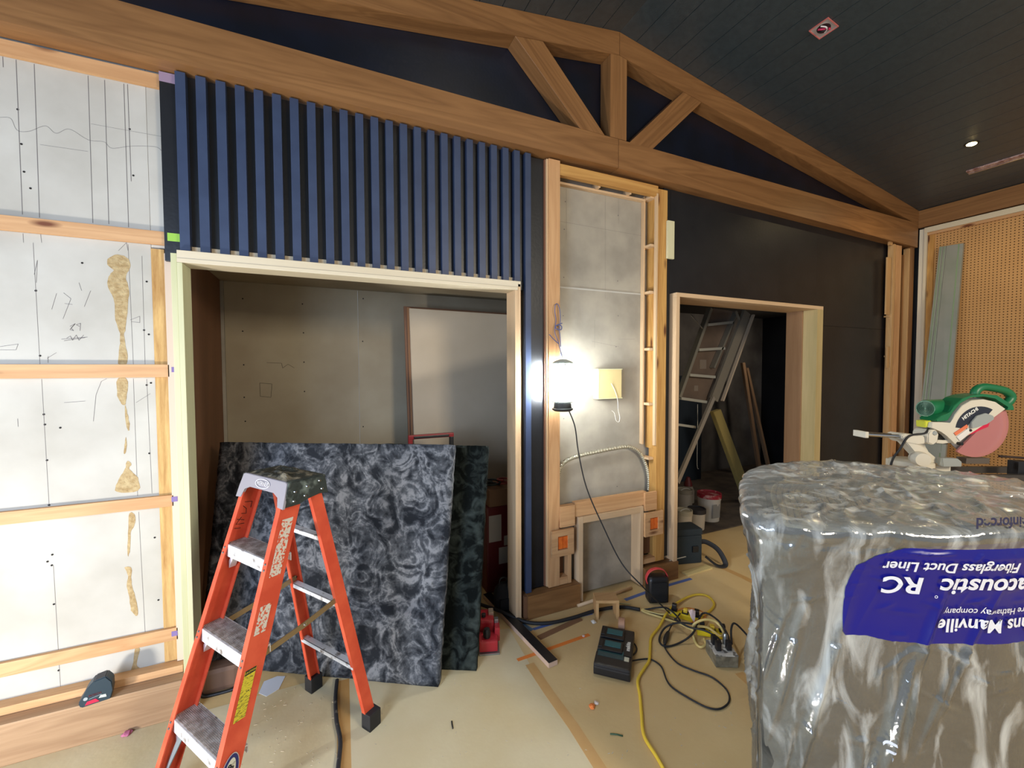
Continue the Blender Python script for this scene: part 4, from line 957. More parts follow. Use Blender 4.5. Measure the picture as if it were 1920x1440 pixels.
# twin port charger
t = thing('battery_charger', 'black twin-port battery charger with teal contacts on the floor', 'charger', PZ(1150, 1230))
p00, p10, p01, p11 = PZ(1112, 1265), PZ(1182, 1282), PZ(1107, 1182), PZ(1172, 1193)
cx = p00; dx = (p10-p00); w = dx.length; dx.normalize(); dy = Vector((-dx.y, dx.x, 0)); dy = dy if dy.y > 0 else -dy
h = (p01-p00).dot(dy)
Mc = frame(p00, dx, dy); TEAL = plain('teal_plastic', 40, 96, 100, .4)
def cb(name, lo, hi, m, bev=.004, P=None, tilt=0):
    bm = bmesh.new(); bm_box(bm, lo, hi, Mc if tilt == 0 else Mc @ Matrix.Rotation(tilt, 4, 'X'), bev); return from_bm(name, bm, m, P or t)
cb('body', (0, 0, .004), (w, h, .05), BLKPL, .010)
cb('label_panel', (.008, .055*h/.2, .0502), (w*.80, .085*h/.2, .0512), TEAL, 0)
cb('control_panel', (0, .003, .030), (w, h*.30, .062), BLKPL, .012)
cb('display_strip', (.012, h*.20, .0622), (w*.78, h*.29, .0634), plain('dark_teal', 36, 66, 70, .4), 0)
cb('white_label', (w*.80, h*.19, .0622), (w*.93, h*.28, .0634), plain('offwhite_label', 200, 196, 170, .5), 0)
for k in range(2):
    y0 = h*(.36+.31*k)
    bay = cb('battery_bay', (.004, y0, .05), (w*.72, y0+h*.26, .060), BLKPL, .006)
    bm = bmesh.new(); bm_box(bm, (w*.20, y0+h*.09, .0602), (w*.66, y0+h*.22, .0622), Mc, .0005); o = from_bm('contact_plate', bm, TEAL); world_child(o, bay)
    bm = bmesh.new(); bm_box(bm, (w*.04, y0+h*.04, .0602), (w*.14, y0+h*.2, .066), Mc, .001); o = from_bm('latch', bm, BLKPL); world_child(o, bay)
Ml = Mc @ Matrix.Translation((w*.865, h*.56, .0565)) @ Matrix.Rotation(math.pi/2, 4, 'Z')
cb('side_strip', (w*.76, h*.33, .05), (w-.004, h*.95, .056), BLKPL, .003)
text('lettering', 'makita', .030, Ml, plain('print_white', 230, 226, 214, .5), t, bold=.0012)
CB = RUBBER
o = tube('charger_cord', [PZ(1180, 1240, .02), PZ(1205, 1236, .008), PZ(1222, 1237, .006), PZ(1240, 1250, .006), PZ(1250, 1275, .006), PZ(1262, 1290, .006), PZ(1290, 1308, .006), PZ(1325, 1326, .006), PZ(1350, 1329, .006), PZ(1367, 1315, .006), PZ(1362, 1293, .006), PZ(1335, 1270, .006), PZ(1300, 1257, .006), PZ(1270, 1243, .006), PZ(1250, 1220, .006), PZ(1246, 1205, .012), PZ(1258, 1175, .03), PZ(1275, 1150, .04)], .0042, CB, None, 8, 8)
tag(o, 'thin black cord looping over the floor from the charger to the tangle', 'cord')
o = tube('cord_loop', [PZ(1176, 1208, .02), PZ(1188, 1206, .01), PZ(1194, 1218, .006), PZ(1186, 1229, .01), PZ(1176, 1229, .02)], .004, CB, None, 8, 8); tag(o, 'small black cord loop at the right side of the charger', 'cord')
# tape roll behind the charger
p = PZ(1164, 1192)
t = thing('tape_roll', 'brown paper tape roll standing behind the battery charger', 'tape roll', p)
Mr = axis_m(p+Vector((.03, .03, .042)), (.75, -.66, .0))
lathe('roll', [(.024, -.018), (.041, -.018), (.041, .018), (.024, .018), (.024, -.018)], plain('brown_tape_roll', 170, 128, 100, .7), Mr, t, 28)
lathe('core', [(.0215, -.019), (.024, -.019), (.024, .019), (.0215, .019), (.0215, -.019)], plain('card_core', 150, 110, 84, .8), Mr, t, 28)

# yellow extension cord
o = tube('extension_cord', [PZ(1260, 1470, .008), PZ(1232, 1420, .008), PZ(1208, 1380, .008), PZ(1203, 1340, .008), PZ(1200, 1305, .008), PZ(1196, 1275, .010), PZ(1208, 1253, .012), PZ(1217, 1238, .014), PZ(1219, 1215, .010), PZ(1221, 1195, .01), PZ(1236, 1175, .014), PZ(1250, 1150, .03), PZ(1270, 1130, .02), PZ(1300, 1116, .01), PZ(1325, 1117, .01), PZ(1339, 1133, .01), PZ(1325, 1150, .01), PZ(1300, 1160, .03)], .0075, YEL, None, 8, 10)
tag(o, 'yellow extension cord curving from the bottom edge up to the tangle', 'extension cord')
o = tube('extension_cord', [PZ(1205, 1143, .012), PZ(1235, 1140, .012), PZ(1262, 1146, .03), PZ(1240, 1152, .012), PZ(1205, 1144, .015), PZ(1212, 1149, .012), PZ(1240, 1158, .012), PZ(1275, 1170, .05), PZ(1300, 1182, .06)], .0068, PALEY, None, 8, 8)
tag(o, 'pale yellow cord joining the black hose left of the tangle', 'extension cord')
o = tube('extension_cord', [PZ(1302, 1190, .02), PZ(1300, 1172, .07), PZ(1320, 1162, .10), PZ(1342, 1166, .09), PZ(1356, 1185, .06), PZ(1350, 1192, .03), PZ(1325, 1176, .06), PZ(1300, 1178, .05), PZ(1302, 1200, .008), PZ(1312, 1213, .008), PZ(1323, 1208, .012), PZ(1320, 1198, .014)], .0072, PALEY, None, 8, 8)
tag(o, 'coiled pale yellow cord standing up beside the metal outlet box', 'extension cord')
o = tube('extension_cord', [PZ(1262, 1148, .03), PZ(1285, 1140, .05), PZ(1315, 1146, .04), PZ(1322, 1158, .03), PZ(1310, 1162, .05), PZ(1290, 1170, .05)], .004, plain('orange_wire', 200, 120, 50, .5), None, 8, 8)
tag(o, 'thin orange-brown wire arching over the cord tangle', 'wire')
for i, (pp, lb) in enumerate((
    ([PZ(1210, 1146, .01), PZ(1240, 1156, .012), PZ(1275, 1165, .05), PZ(1250, 1140, .05), PZ(1215, 1142, .02), PZ(1206, 1144, .01)], 'black cord doubled back at the left of the tangle'),
    ([PZ(1300, 1170, .07), PZ(1270, 1168, .06), PZ(1246, 1178, .03), PZ(1236, 1200, .01), PZ(1248, 1212, .008), PZ(1275, 1205, .010), PZ(1300, 1186, .05), PZ(1318, 1150, .08), PZ(1345, 1162, .09), PZ(1362, 1185, .08), PZ(1368, 1205, .07)], 'heavy black cord looped through the tangle to the outlet box'),
    ([PZ(1372, 1208, .06), PZ(1371, 1180, .10), PZ(1378, 1169, .115), PZ(1400, 1190, .06), PZ(1420, 1215, .02)], 'black cord arching from the outlet box to the orange charger'),
    ([PZ(1265, 1160, .06), PZ(1290, 1175, .07), PZ(1320, 1182, .08), PZ(1345, 1195, .07), PZ(1352, 1207, .07)], 'straight black cord crossing the yellow power strip'))):
    o = tube('black_cord', pp, .0055, CB, None, 8, 8); tag(o, lb, 'cord')
# inline switch
o = tube('inline_switch', [PZ(1254, 1183, .022), PZ(1249, 1196, .018), PZ(1246, 1208, .014)], .01, BLKPL, None, 4, 10, taper=lambda u: .005+.010*math.sin(math.pi*u)); tag(o, 'black inline plug on the cord left of the tangle', 'plug')
# yellow/black power strips
def power_strip(c, ang, ln, label):
    t = thing('power_strip', label, 'power strip', c)
    M = Matrix.Translation(c) @ Matrix.Rotation(ang, 4, 'Z')
    def b_(n, lo, hi, m, bev=.004, P=None):
        bm = bmesh.new(); bm_box(bm, lo, hi, M, bev); o = from_bm(n, bm, m); world_child(o, P or t); return o
    b_('body', (-ln/2, -.024, .002), (ln/2, .024, .036), plain('yellow_plastic', 224, 196, 30, .45), .006)
    for k in range(3):
        x = -ln/2+ln*(k+.5)/3
        s = b_('socket', (x-.020, -.018, .0365), (x+.018, .018, .042), BLKPL, .002)
        if k != 1: b_('plug', (x-.014, -.014, .043), (x+.014, .014, .078), BLKPL, .005)
        else: b_('plug', (x-.012, -.012, .043), (x+.012, .012, .066), YEL, .004)
    return t
power_strip(PZ(1285, 1160, 0), R(-55), .20, 'yellow and black power strip in the middle of the cord tangle, farther one')
power_strip(PZ(1335, 1192, 0), R(-40), .17, 'yellow and black power strip next to the metal outlet box')
t = thing('paper_tag', 'crumpled white and pink paper tag on the farther power strip', 'tag', PZ(1298, 1158, .08))
bm = bmesh.new(); q = PZ(1298, 1155, .085)
bm_prism(bm, [q+Vector(v) for v in ((-.02, .01, .03), (.0, .0, .04), (.022, -.004, .026), (.014, -.01, .0), (.0, -.016, -.034), (-.014, -.004, -.006))], (.004, .006, 0)); from_bm('paper', bm, plain('pinkish_paper', 222, 196, 190, .7), t)
# metal quad outlet box
t = thing('outlet_box', 'grey metal four-socket outlet box on the floor with plugs in it', 'outlet box', PZ(1365, 1245))
a, b = PZ(1343, 1252), PZ(1381, 1253); d = (b-a).normalized(); n_ = Vector((-d.y, d.x, 0)); n_ = n_ if n_.y > 0 else -n_
Mo = frame(a, d, n_); w = (b-a).length+.01
def ob(n, lo, hi, m, bev=.003):
    bm = bmesh.new(); bm_box(bm, lo, hi, Mo, bev); return from_bm(n, bm, m, t)
ob('box_body', (-.002, 0, .002), (w, .13, .062), mat('dull_galvanised', srgb(150, 146, 128), .55, .5, .5, col2=srgb(112, 108, 94), nscale=30), .004)
ob('cover', (-.003, -.001, .0625), (w+.001, .131, .067), mat('plastered_cover', srgb(208, 204, 194), .6, .2, .5, col2=srgb(120, 116, 108), nscale=28, ramp=(.5, .56)), .002)
for x, y in ((.028, .045), (.028, .095), (w-.03, .05)):
    ob('plug', (x-.013, y-.014, .068), (x+.013, y+.014, .115), BLKPL, .005)
lathe('plug', [(0, 0), (.013, 0), (.013, .05), (.008, .06), (0, .06)], STEEL, Mo @ Matrix.Translation((w-.026, .098, .067)), t, 12)
for k in range(3): lathe('knockout', [(0, .0008), (.010, .0008), (.010, 0)], plain('knockout_grey', 128, 124, 108, .5, .5), axis_m(Mo @ Vector((.02+k*.032, -.0002, .028)), -n_), t, 14)
# orange and black charger by the roll
t = thing('orange_charger', 'orange and black charger half hidden behind the wrapped roll', 'charger', PZ(1432, 1235))
p = PZ(1440, 1243)
bm = bmesh.new(); Mx = Matrix.Translation(p) @ Matrix.Rotation(R(-30), 4, 'Z')
bm_box(bm, (-.045, 0, .003), (.06, .08, .045), Mx, .006); from_bm('body', bm, BLKPL, t)
bm = bmesh.new(); bm_box(bm, (-.04, .006, .0455), (.055, .075, .056), Mx, .003); from_bm('top_shell', bm, plain('orange_plastic', 226, 84, 30, .45), t)
bm = bmesh.new(); bm_box(bm, (-.02, .025, .0565), (.04, .06, .062), Mx, .002); from_bm('socket_panel', bm, BLKPL, t)
# litter
def litter(name, p, s, c, label, cat='litter', flat=.5, seed=0):
    bm = bmesh.new(); bmesh.ops.create_icosphere(bm, subdivisions=2, radius=s)
    for v in bm.verts:
        v.co *= 1+.5*noise.noise(v.co/s*1.3+Vector((seed, 0, 0))); v.co.z *= flat
    zmin = min(v.co.z for v in bm.verts)
    for v in bm.verts: v.co += Vector(p)-Vector((0, 0, zmin))
    o = from_bm(name, bm, plain(name+'_m%d' % seed, *c, .7)); tag(o, label, cat); return o
litter('foam_scrap', PZ(1110, 1327), .014, (236, 130, 60), 'small orange foam scrap on the bare floor below the charger', seed=1)
litter('paper_scrap', PZ(1118, 1320), .011, (236, 214, 196), 'small white scrap touching the orange foam scrap', seed=2)
litter('paper_scrap', PZ(1113, 1168), .016, (230, 224, 214), 'crumpled white paper bit left of the wooden block stool', seed=3)
litter('paper_scrap', PZ(1094, 1194), .009, (220, 190, 180), 'tiny pale pellet on the orange tape', seed=4)
litter('pink_scrap', PZ(238, 1378), .016, (180, 100, 130), 'crumpled pink scrap on the floor below the left baseboard', seed=5)
o = tube('green_strip', [PZ(1144, 1376, .003), PZ(1157, 1377, .003), PZ(1168, 1380, .003)], .003, plain('green_strip_paint', 54, 84, 58, .6), None, 0, 6); tag(o, 'thin green strip on the floor near the bottom edge', 'strip')
o = tube('dark_screw', [PZ(847, 1352, .003), PZ(849, 1366, .003)], .003, BLKPL, None, 0, 6); tag(o, 'small dark nail on the bare floor right of the ladder', 'nail')
bm = bmesh.new()
for k in range(160):
    x = random.uniform(430, 640) if k % 2 else random.uniform(700, 1400); y = random.uniform(1290, 1435) if k % 2 else random.uniform(1180, 1435)
    p = PZ(x, y, .001); a = random.uniform(0, 3.14); l = random.uniform(.002, .007)
    bm_box(bm, (-l, -.0012, 0), (l, .0012, .0016), Matrix.Translation(p) @ Matrix.Rotation(a, 4, 'Z'))
o = from_bm('sawdust_chips', bm, plain('pale_chips', 200, 186, 160, .8)); tag(o, 'scattered pale sawdust chips over the floor paper', 'debris', kind='stuff')
# torn paper sheet under ladder
bm = bmesh.new()
pp = [PZ(x, y, .002) for x, y in ((485, 1300), (495, 1278), (520, 1268), (535, 1268), (523, 1292), (500, 1306))]
bm_prism(bm, pp, (0, 0, .0012)); o = from_bm('paper_sheet', bm, plain('white_paper', 214, 220, 230, .7)); tag(o, 'torn white paper sheet on the floor beneath the mottled insulation board', 'paper')

# ================================================================== STORE ROOM THINGS
t = thing('attic_ladder', 'folded grey aluminium loft ladder with its backing panel slanting in the store room', 'loft ladder', PZ(1330, 1000))
YLd = 3.25
SA = plain('dull_aluminium', 150, 146, 134, .5, .5)
def seg(name, x0, y0, x1, y1, Y0, Y1, w, th, m):
    a, b = PY(x0, y0, Y0), PY(x1, y1, Y1); d = (b-a).normalized(); s = Vector((0, 1, 0)).cross(d).normalized()*w/2
    return prism(name, [a-s, b-s, b+s, a+s], (0, th, 0), m, t, bevel=.001)
seg('rail', 1335, 578, 1276, 745, YLd, YLd, .035, .06, SA)
seg('rail', 1384, 585, 1340, 690, YLd, YLd, .022, .06, SA)
seg('side_panel', 1402, 585, 1340, 750, YLd-.02, YLd-.02, .11, .03, plain('panel_edge_grey', 128, 120, 106, .6))
seg('edge_trim', 1415, 590, 1357, 752, YLd-.025, YLd-.025, .018, .035, plain('pale_wood_trim', 196, 176, 150, .6))
q = [PY(x, y, YLd+.065) for x, y in ((1337, 578), (1385, 585), (1325, 752), (1278, 745))]
prism('hatch_panel', q, (0, .012, 0), plain('brown_hatch', 98, 82, 70, .7, col2=srgb(112, 94, 80), nscale=5), t)
for (a, b) in (((1328, 609), (1376, 604)), ((1311, 656), (1360, 653)), ((1294, 703), (1342, 707)), ((1278, 747), (1326, 754))):
    p, r_ = PY(*a, YLd), PY(*b, YLd); d = (r_-p).normalized(); s = Vector((0, 1, 0)).cross(d).normalized()*.014
    prism('rung', [p-s, r_-s, r_+s, p+s], (0, .05, 0), plain('pale_aluminium', 190, 188, 176, .5, .3), t)
seg('lower_rail', 1340, 745, 1272, 905, YLd-.03, YLd-.35, .045, .03, plain('lower_rail_grey', 170, 160, 146, .5, .3))
seg('rung', 1270, 796, 1305, 801, YLd-.05, YLd-.05, .025, .04, plain('pale_aluminium2', 190, 188, 176, .5, .3))
seg('spring_arm', 1296, 590, 1318, 616, YLd-.03, YLd-.03, .012, .012, CHROME)
seg('spring_arm', 1381, 583, 1388, 600, YLd-.04, YLd-.04, .018, .02, SA)
for (x, y, w, h) in ((1318, 683, .10, .10), (1305, 728, .06, .06)):
    p = PY(x, y, YLd+.064); box('sticker', (p.x-w/2, YLd+.0625, p.z-h/2), (p.x+w/2, YLd+.0645, p.z+h/2), plain('faded_sticker', 128, 116, 104, .7), t, 0)
o = tube('pull_string', [PY(1308, 758, 3.3), PY(1308, 800, 3.3), PY(1307, 870, 3.3), PY(1310, 879, 3.3)], .0025, WHITE, None, 4, 6); tag(o, 'white pull string hanging from the loft ladder', 'string')
def leaner(name, x0, y0, x1, y1, Y0, Y1, w, th, m, label, cat):
    a, b = PY(x0, y0, Y0), PY(x1, y1, Y1)
    if b.z < .01: b.z = .014
    d = (b-a).normalized(); s = Vector((0, 1, 0)).cross(d).normalized()*w/2
    o = prism(name, [a-s, b-s, b+s, a+s], (0, th, 0), m, None, bevel=.003); tag(o, label, cat); return o
leaner('batt_strip', 1345, 770, 1408, 960, 3.6, 3.3, .13, .06, plain('yellow_fibre', 166, 146, 84, .9, bump=.6, bscale=40), 'yellow-brown insulation strip leaning in the store room behind the buckets', 'insulation')
leaner('lumber', 1395, 680, 1428, 900, 4.2, 4.0, .06, .04, BASEZ, 'brown board leaning in the store room, left of the two boards', 'board')
leaner('lumber', 1402, 690, 1446, 900, 4.25, 4.05, .05, .04, BASEZ, 'brown board leaning in the store room, right of the two boards', 'board')
tag(box('panel', (2.36, 3.9, .012), (3.9, 3.95, 2.35), plain('grey_store_panel', 136, 136, 130, .8), None), 'grey flat panel standing behind the loft ladder', 'panel')
tag(box('panel', (4.0, 4.3, .012), (4.9, 4.35, 1.5), plain('dark_blue_panel', 24, 36, 48, .7), None), 'dark blue panel low in the store room behind the yellow strip', 'panel')
# buckets
BKT = plain('white_bucket', 206, 196, 178, .5)
def bucket(cx, cy, r, h, lid, label, handle=False, z=.012):
    c = PZ(cx, cy, z); c.z = z
    t = thing('bucket', label, 'bucket', c); M = Matrix.Translation(c)
    lathe('pail', [(0, 0), (r*.86, 0), (r*.97, h*.8), (r*.97, h*.82), (r, h*.82), (r, h*.9), (r*.98, h*.9), (r*.98, h)], BKT, M, t, 32)
    if lid:
        lathe('lid', [(0, h+.002), (r*.9, h+.002), (r*.92, h+.012), (r*1.04, h+.012), (r*1.04, h-.03), (r*1.0, h-.03)], lid, M, t, 32)
    if handle:
        tube('handle', [M @ Vector((-r*math.cos(a)*1.02, -.1*r+.0*a, h*.9+.55*r*math.sin(a))) for a in [k*math.pi/8 for k in range(9)]], .004, WHITE, t, 3, 6)
    return t, M
t, M = bucket(1329, 973, .115, .27, mat('red_lid', srgb(168, 34, 50), .5, col2=srgb(206, 150, 140), nscale=18, ramp=(.55, .65)), 'white bucket with red lid in the store room')
box('label', (M.translation.x-.07, M.translation.y-.1085, .06), (M.translation.x+.03, M.translation.y-.1065, .20), plain('bucket_label', 150, 146, 136, .6), t, 0)
bucket(1306, 990, .082, .19, plain('dark_lid', 50, 48, 50, .5), 'small white paint tin with dark dirty lid, left of the red-lidded bucket', False)
bucket(1282, 1000, .075, .22, plain('cream_lid', 190, 182, 160, .5), 'small cream pail with wire handle at the left door jamb', True)
bucket(1283, 965, .085, .27, plain('cream_lid2', 170, 160, 140, .5), 'cream pail with white handle, at the back left inside the doorway', True)
t = thing('jug', 'white plastic jug with a dark red top behind the pails', 'jug', (3.25, 3.6, .012))
p = PY(1290, 915, 3.62)
lathe('jug_body', [(0, .012), (.07, .012), (.07, p.z-.03), (.05, p.z+.02), (.03, p.z+.03), (0, p.z+.03)], plain('jug_white', 170, 160, 146, .5), Matrix.Translation((p.x, p.y, 0)), t, 24)
lathe('jug_top', [(0, p.z+.14), (.02, p.z+.13), (.045, p.z+.06), (.05, p.z+.03), (0, p.z+.031)], plain('jug_red', 110, 40, 40, .5), Matrix.Translation((p.x, p.y, 0)), t, 20)
# cooler bag with strap
t = thing('cooler_bag', 'dark teal soft cooler bag with black strap in the right doorway', 'bag', PZ(1290, 1062))
a, b = PZ(1270, 1060), PZ(1316, 1056)
d = (b-a).normalized(); n_ = Vector((-d.y, d.x, 0)); n_ = n_ if n_.y > 0 else -n_
Mg = frame(a-d*.06, d, n_); w = (b-a).length+.06
TB = plain('teal_black_fabric', 36, 46, 50, .8, bump=.3, bscale=200)
def gb(n, lo, hi, m, bev=.01):
    bm = bmesh.new(); bm_box(bm, lo, hi, Mg, bev); return from_bm(n, bm, m, t)
gb('bag_body', (0, 0, .003), (w, .16, .235), TB, .014); gb('lid', (-.003, -.003, .2355), (w+.003, .163, .29), TB, .016)
gb('buckle', (w-.09, -.012, .10), (w-.04, -.001, .15), BLKPL, .003)
st = [Mg @ Vector(v) for v in ((w, .04, .16), (w+.05, .02, .165), (w+.12, -.03, .12), (w+.15, -.08, .04), (w+.13, -.10, .012), (w+.07, -.09, .02), (w+.01, -.03, .07))]
bm = bmesh.new(); bm_tube(bm, smooth_path(st, 6), .01, 8, taper=lambda u: (.004, .020)); from_bm('strap', bm, RUBBER, t, True)
strip_floor('pale_board', [PZ(1284, 1078), PZ(1330, 1064)], .06, plain('pale_floor_board', 214, 192, 132, .7), 'pale thin board on the floor in front of the cooler bag', 'board', .012)

# ================================================================== STEEL STUDS LEANING RIGHT
GS = mat('grey_green_steel', srgb(150, 158, 146), .45, .4, .5, col2=srgb(170, 172, 164), nscale=3)
GG = plain('green_stripe', 128, 150, 118, .6)
t = thing('metal_stud_stack', 'grey-green steel studs leaning against the pegboard wall', 'steel studs', (5.3, 2.0, 0))
TLp, TRp = PX(1761, 463, 5.75), PX(1806, 456, 5.75)
BLp, BRp = PZ(1665, 1030, 0.0), None
a = PX(1722, 800, 5.45); b = PX(1777, 800, 5.45)
def ext(T, Bm): k = (T.z-.004)/(T.z-Bm.z); return T+(Bm-T)*k
BLp, BRp = ext(TLp, a), ext(TRp, b)
def lerp4(u, v): return (TLp*(1-u)+TRp*u)*(1-v)+(BLp*(1-u)+BRp*u)*v
for (u0, u1, off, m) in ((0, .16, .0, GS), (.17, .30, .012, GS), (.31, 1.0, .02, GS)):
    prism('stud', [lerp4(u0, 0), lerp4(u1, 0), lerp4(u1, 1), lerp4(u0, 1)], (.012+off, 0, 0), m, t, bevel=.0015)
for (u0, u1) in ((.06, .10), (.22, .25), (.80, .86)):
    prism('stripe', [lerp4(u0, 0)-Vector((.001, 0, 0)), lerp4(u1, 0)-Vector((.001, 0, 0)), lerp4(u1, 1)-Vector((.001, 0, 0)), lerp4(u0, 1)-Vector((.001, 0, 0))], (.0008, 0, 0), GG, t)

# ================================================================== MITRE SAW
def saw():
    D = 2.15
    lat = (1740-960)/FPX*D; hor = 0
    o0 = Vector((0, 0, HC))+ray(1740, 866)*D
    t = thing('mitre_saw', 'green and white sliding mitre saw with translucent red blade guard', 'saw', (o0.x, o0.y, o0.z))
    ax = Vector((RT.x, RT.y, 0)).normalized(); ay = Vector((FW.x, FW.y, 0)).normalized()
    Mw = frame(o0, ax, ay)
    S = D/FPX
    def q(x, y, d=0): return Mw @ Vector(((x-1740)*S, d, (866-y)*S))
    WHT = plain('saw_white_paint', 214, 206, 186, .45); GRN = plain('saw_green', 24, 110, 66, .4); GREY = plain('guard_grey', 168, 172, 166, .4, .3)
    def plate(n, pts, d0, d1, m, bev=.002, P=None):
        o = prism(n, [q(x, y, d0) for x, y in smooth_xy(pts)], ay*(d1-d0), m, t if P is None else P, bevel=bev); return o
    def smooth_xy(pts): return pts
    # blade
    bx, by = 1832, 800
    lathe('blade', [(0, 0), (54*S, 0), (54*S, .0022), (0, .0022)], STEEL, axis_m(q(bx, by, .02), -ay), t, 48)
    RG = bpy.data.materials.new('red_clear_guard'); RG.use_nodes = True
    b = RG.node_tree.nodes['Principled BSDF']; b.inputs['Base Color'].default_value = srgb(206, 134, 130); b.inputs['Roughness'].default_value = .3; b.inputs['Alpha'].default_value = .62
    RG2 = plain('red_guard', 206, 30, 66, .35)
    gx, gy, gr = 1828, 797, 62
    def arc(cx, cy, r, a0, a1, n): return [(cx+r*math.cos(R(a0+(a1-a0)*k/n)), cy-r*math.sin(R(a0+(a1-a0)*k/n))) for k in range(n+1)]
    lg = arc(gx-2, gy, 60, 38, -125, 22)
    plate('lower_guard', lg, -.006, .004, RG, 0)
    # upper guard: crescent
    out = arc(1826, 812, 82, 42, 160, 20)
    up = [(1870, 772), (1862, 764)]+[(x, y) for x, y in arc(1818, 806, 58, 48, 150, 14)]+[(1765, 800), (1757, 810), (1740, 797), (1733, 803), (1752, 815), (1765, 822), (1779, 833), (1786, 826), (1800, 812), (1830, 797), (1868, 768)]
    up = [(1869, 766), (1850, 753), (1828, 748), (1805, 750), (1788, 760), (1776, 776), (1768, 792), (1752, 790), (1735, 790), (1733, 800), (1752, 808), (1763, 815), (1778, 831), (1784, 829), (1800, 815), (1830, 795)]
    plate('upper_guard', up, -.03, .045, WHT, .002)
    gtop = [(1875, 762), (1850, 746), (1828, 742), (1804, 744), (1786, 754), (1772, 772), (1764, 787), (1744, 789), (1742, 785), (1752, 778), (1768, 772), (1774, 760), (1790, 746), (1805, 741), (1828, 738), (1854, 741), (1884, 760), (1886, 768), (1872, 768)]
    plate('green_housing', gtop, -.028, .06, GRN, .002)
    # label arc
    lab = arc(1822, 806, 45, 60, 172, 16)+arc(1822, 806, 24, 172, 70, 10)
    lab = [(x, y) for x, y in lab]
    plate('label', lab, -.0315, -.0305, plain('label_navy_saw', 30, 36, 50, .5), 0)
    Mh = Mw @ Matrix.Translation(((1803-1740)*S, -.0320, (866-774.5)*S)) @ Matrix.Rotation(R(90), 4, 'X') @ Matrix.Rotation(R(36), 4, 'Z')
    text('lettering', 'HITACHI', .0235, Mh, plain('saw_print_white', 226, 226, 216, .5), t, bold=.0009)
    Mh = Mw @ Matrix.Translation(((1825-1740)*S, -.0320, (866-769)*S)) @ Matrix.Rotation(R(90), 4, 'X') @ Matrix.Rotation(R(18), 4, 'Z')
    plate('guard_link', [(1802, 790), (1812, 778), (1828, 773), (1842, 778), (1844, 784), (1832, 793), (1812, 800), (1803, 801)], -.042, -.0325, GREY, .002)
    plate('red_bracket', [(1796, 818), (1812, 803), (1830, 800), (1843, 782), (1850, 786), (1846, 800), (1830, 806), (1818, 812), (1805, 817)], -.0125, -.0065, RG2, .002)
    plate('warning_label', [(1774, 810), (1797, 794), (1800, 799), (1778, 815)], -.0335, -.0312, plain('orange_warning', 226, 120, 80, .5), 0)
    plate('warning_label', [(1779, 817), (1800, 801), (1804, 808), (1786, 825)], -.0335, -.0312, plain('white_warning', 226, 222, 214, .5), 0)
    lathe('guard_screw', [(0, .004), (.006, .003), (.007, 0)], BLKPL, axis_m(q(1804, 805, -.0335), -ay), t, 12)
    # handle: D loop
    hp = [q(x, y, .015) for x, y in ((1829, 745), (1830, 735), (1837, 728), (1848, 726), (1868, 729), (1884, 733), (1895, 740), (1897, 748), (1890, 757), (1878, 765))]
    bm = bmesh.new(); bm_tube(bm, smooth_path(hp, 6), .016, 12, taper=lambda u: .0195); from_bm('handle', bm, GRN, t, True)
    # motor: cylinder pointing to the rear left
    ma = (ax*-.9+ay*-.25).normalized()
    Mm = axis_m(q(1772, 767, .06), ma)
    lathe('motor', [(0, -.10), (.046, -.10), (.046, .06), (.042, .075), (0, .075)], GRN, Mm, t, 28)
    for k in range(6): 
        lathe('vent_ring', [(.036-.0055*k, .0755), (.036-.0055*k, .078), (.034-.0055*k, .078), (.034-.0055*k, .0755)], plain('vent_dark', 14, 60, 40, .5), Mm, t, 20)
    plate('motor_mount', [(1745, 786), (1775, 790), (1790, 764), (1776, 762), (1756, 775)], .03, .07, GRN, .003)
    # pivot, slide rods, arm
    for dd in (.0, .045):
        lathe('slide_rod', [(0, 0), (.009, 0), (.009, .36), (0, .36)], CHROME, axis_m(q(1620, 814, dd), q(1755, 822, dd)-q(1620, 814, dd)), t, 14)
    bm = bmesh.new(); bm_box(bm, (-.010, -.016, -.016), (.008, .062, .016), Matrix.Translation(q(1620, 814, 0)) @ Mw.to_3x3().to_4x4(), .004); from_bm('rod_end', bm, WHT, t)
    plate('slide_housing', [(1683, 815), (1688, 812), (1725, 816), (1728, 830), (1712, 832), (1692, 829), (1684, 822)], -.02, .07, WHT, .004)
    plate('pivot_head', [(1726, 810), (1731, 804), (1741, 804), (1746, 812), (1744, 826), (1736, 832), (1726, 828)], -.035, .05, WHT, .004)
    lathe('pivot_cap', [(0, .004), (.010, .003), (.012, 0)], GREY, axis_m(q(1738, 810, -.0355), -ay), t, 14)
    plate('hinge_arm', [(1744, 806), (1757, 806), (1778, 829), (1776, 833), (1758, 832), (1744, 829)], .0, .04, plain('dark_metal', 60, 58, 54, .5, .5), .002)
    plate('link_arc', [(1752, 824), (1766, 825), (1780, 822), (1779, 829), (1762, 831), (1750, 830)], -.012, -.002, WHT, .001)
    plate('support_arm', [(1692, 828), (1706, 829), (1722, 835), (1751, 858), (1751, 868), (1728, 866), (1712, 848)], -.015, .04, WHT, .004)
    plate('post', [(1728, 832), (1750, 830), (1750, 842), (1757, 848), (1758, 858), (1744, 856), (1742, 846), (1732, 840)], .045, .07, WHT, .003)
    lathe('turntable', [(0, 0), (.085, 0), (.092, .008), (.092, .03), (.082, .036), (0, .036)], WHT, Matrix.Translation(q(1730, 868, .06)-Vector((0, 0, .03))), t, 36)
    lathe('locking_knob', [(0, -.03), (.032, -.03), (.036, -.012), (.036, .012), (.032, .03), (0, .03)], WHT, axis_m(q(1706, 856, -.05), (ay+ax*.3)), t, 24)
    plate('fence', [(1748, 855), (1776, 856), (1784, 862), (1784, 871), (1750, 871)], -.05, -.02, GREY, .002)
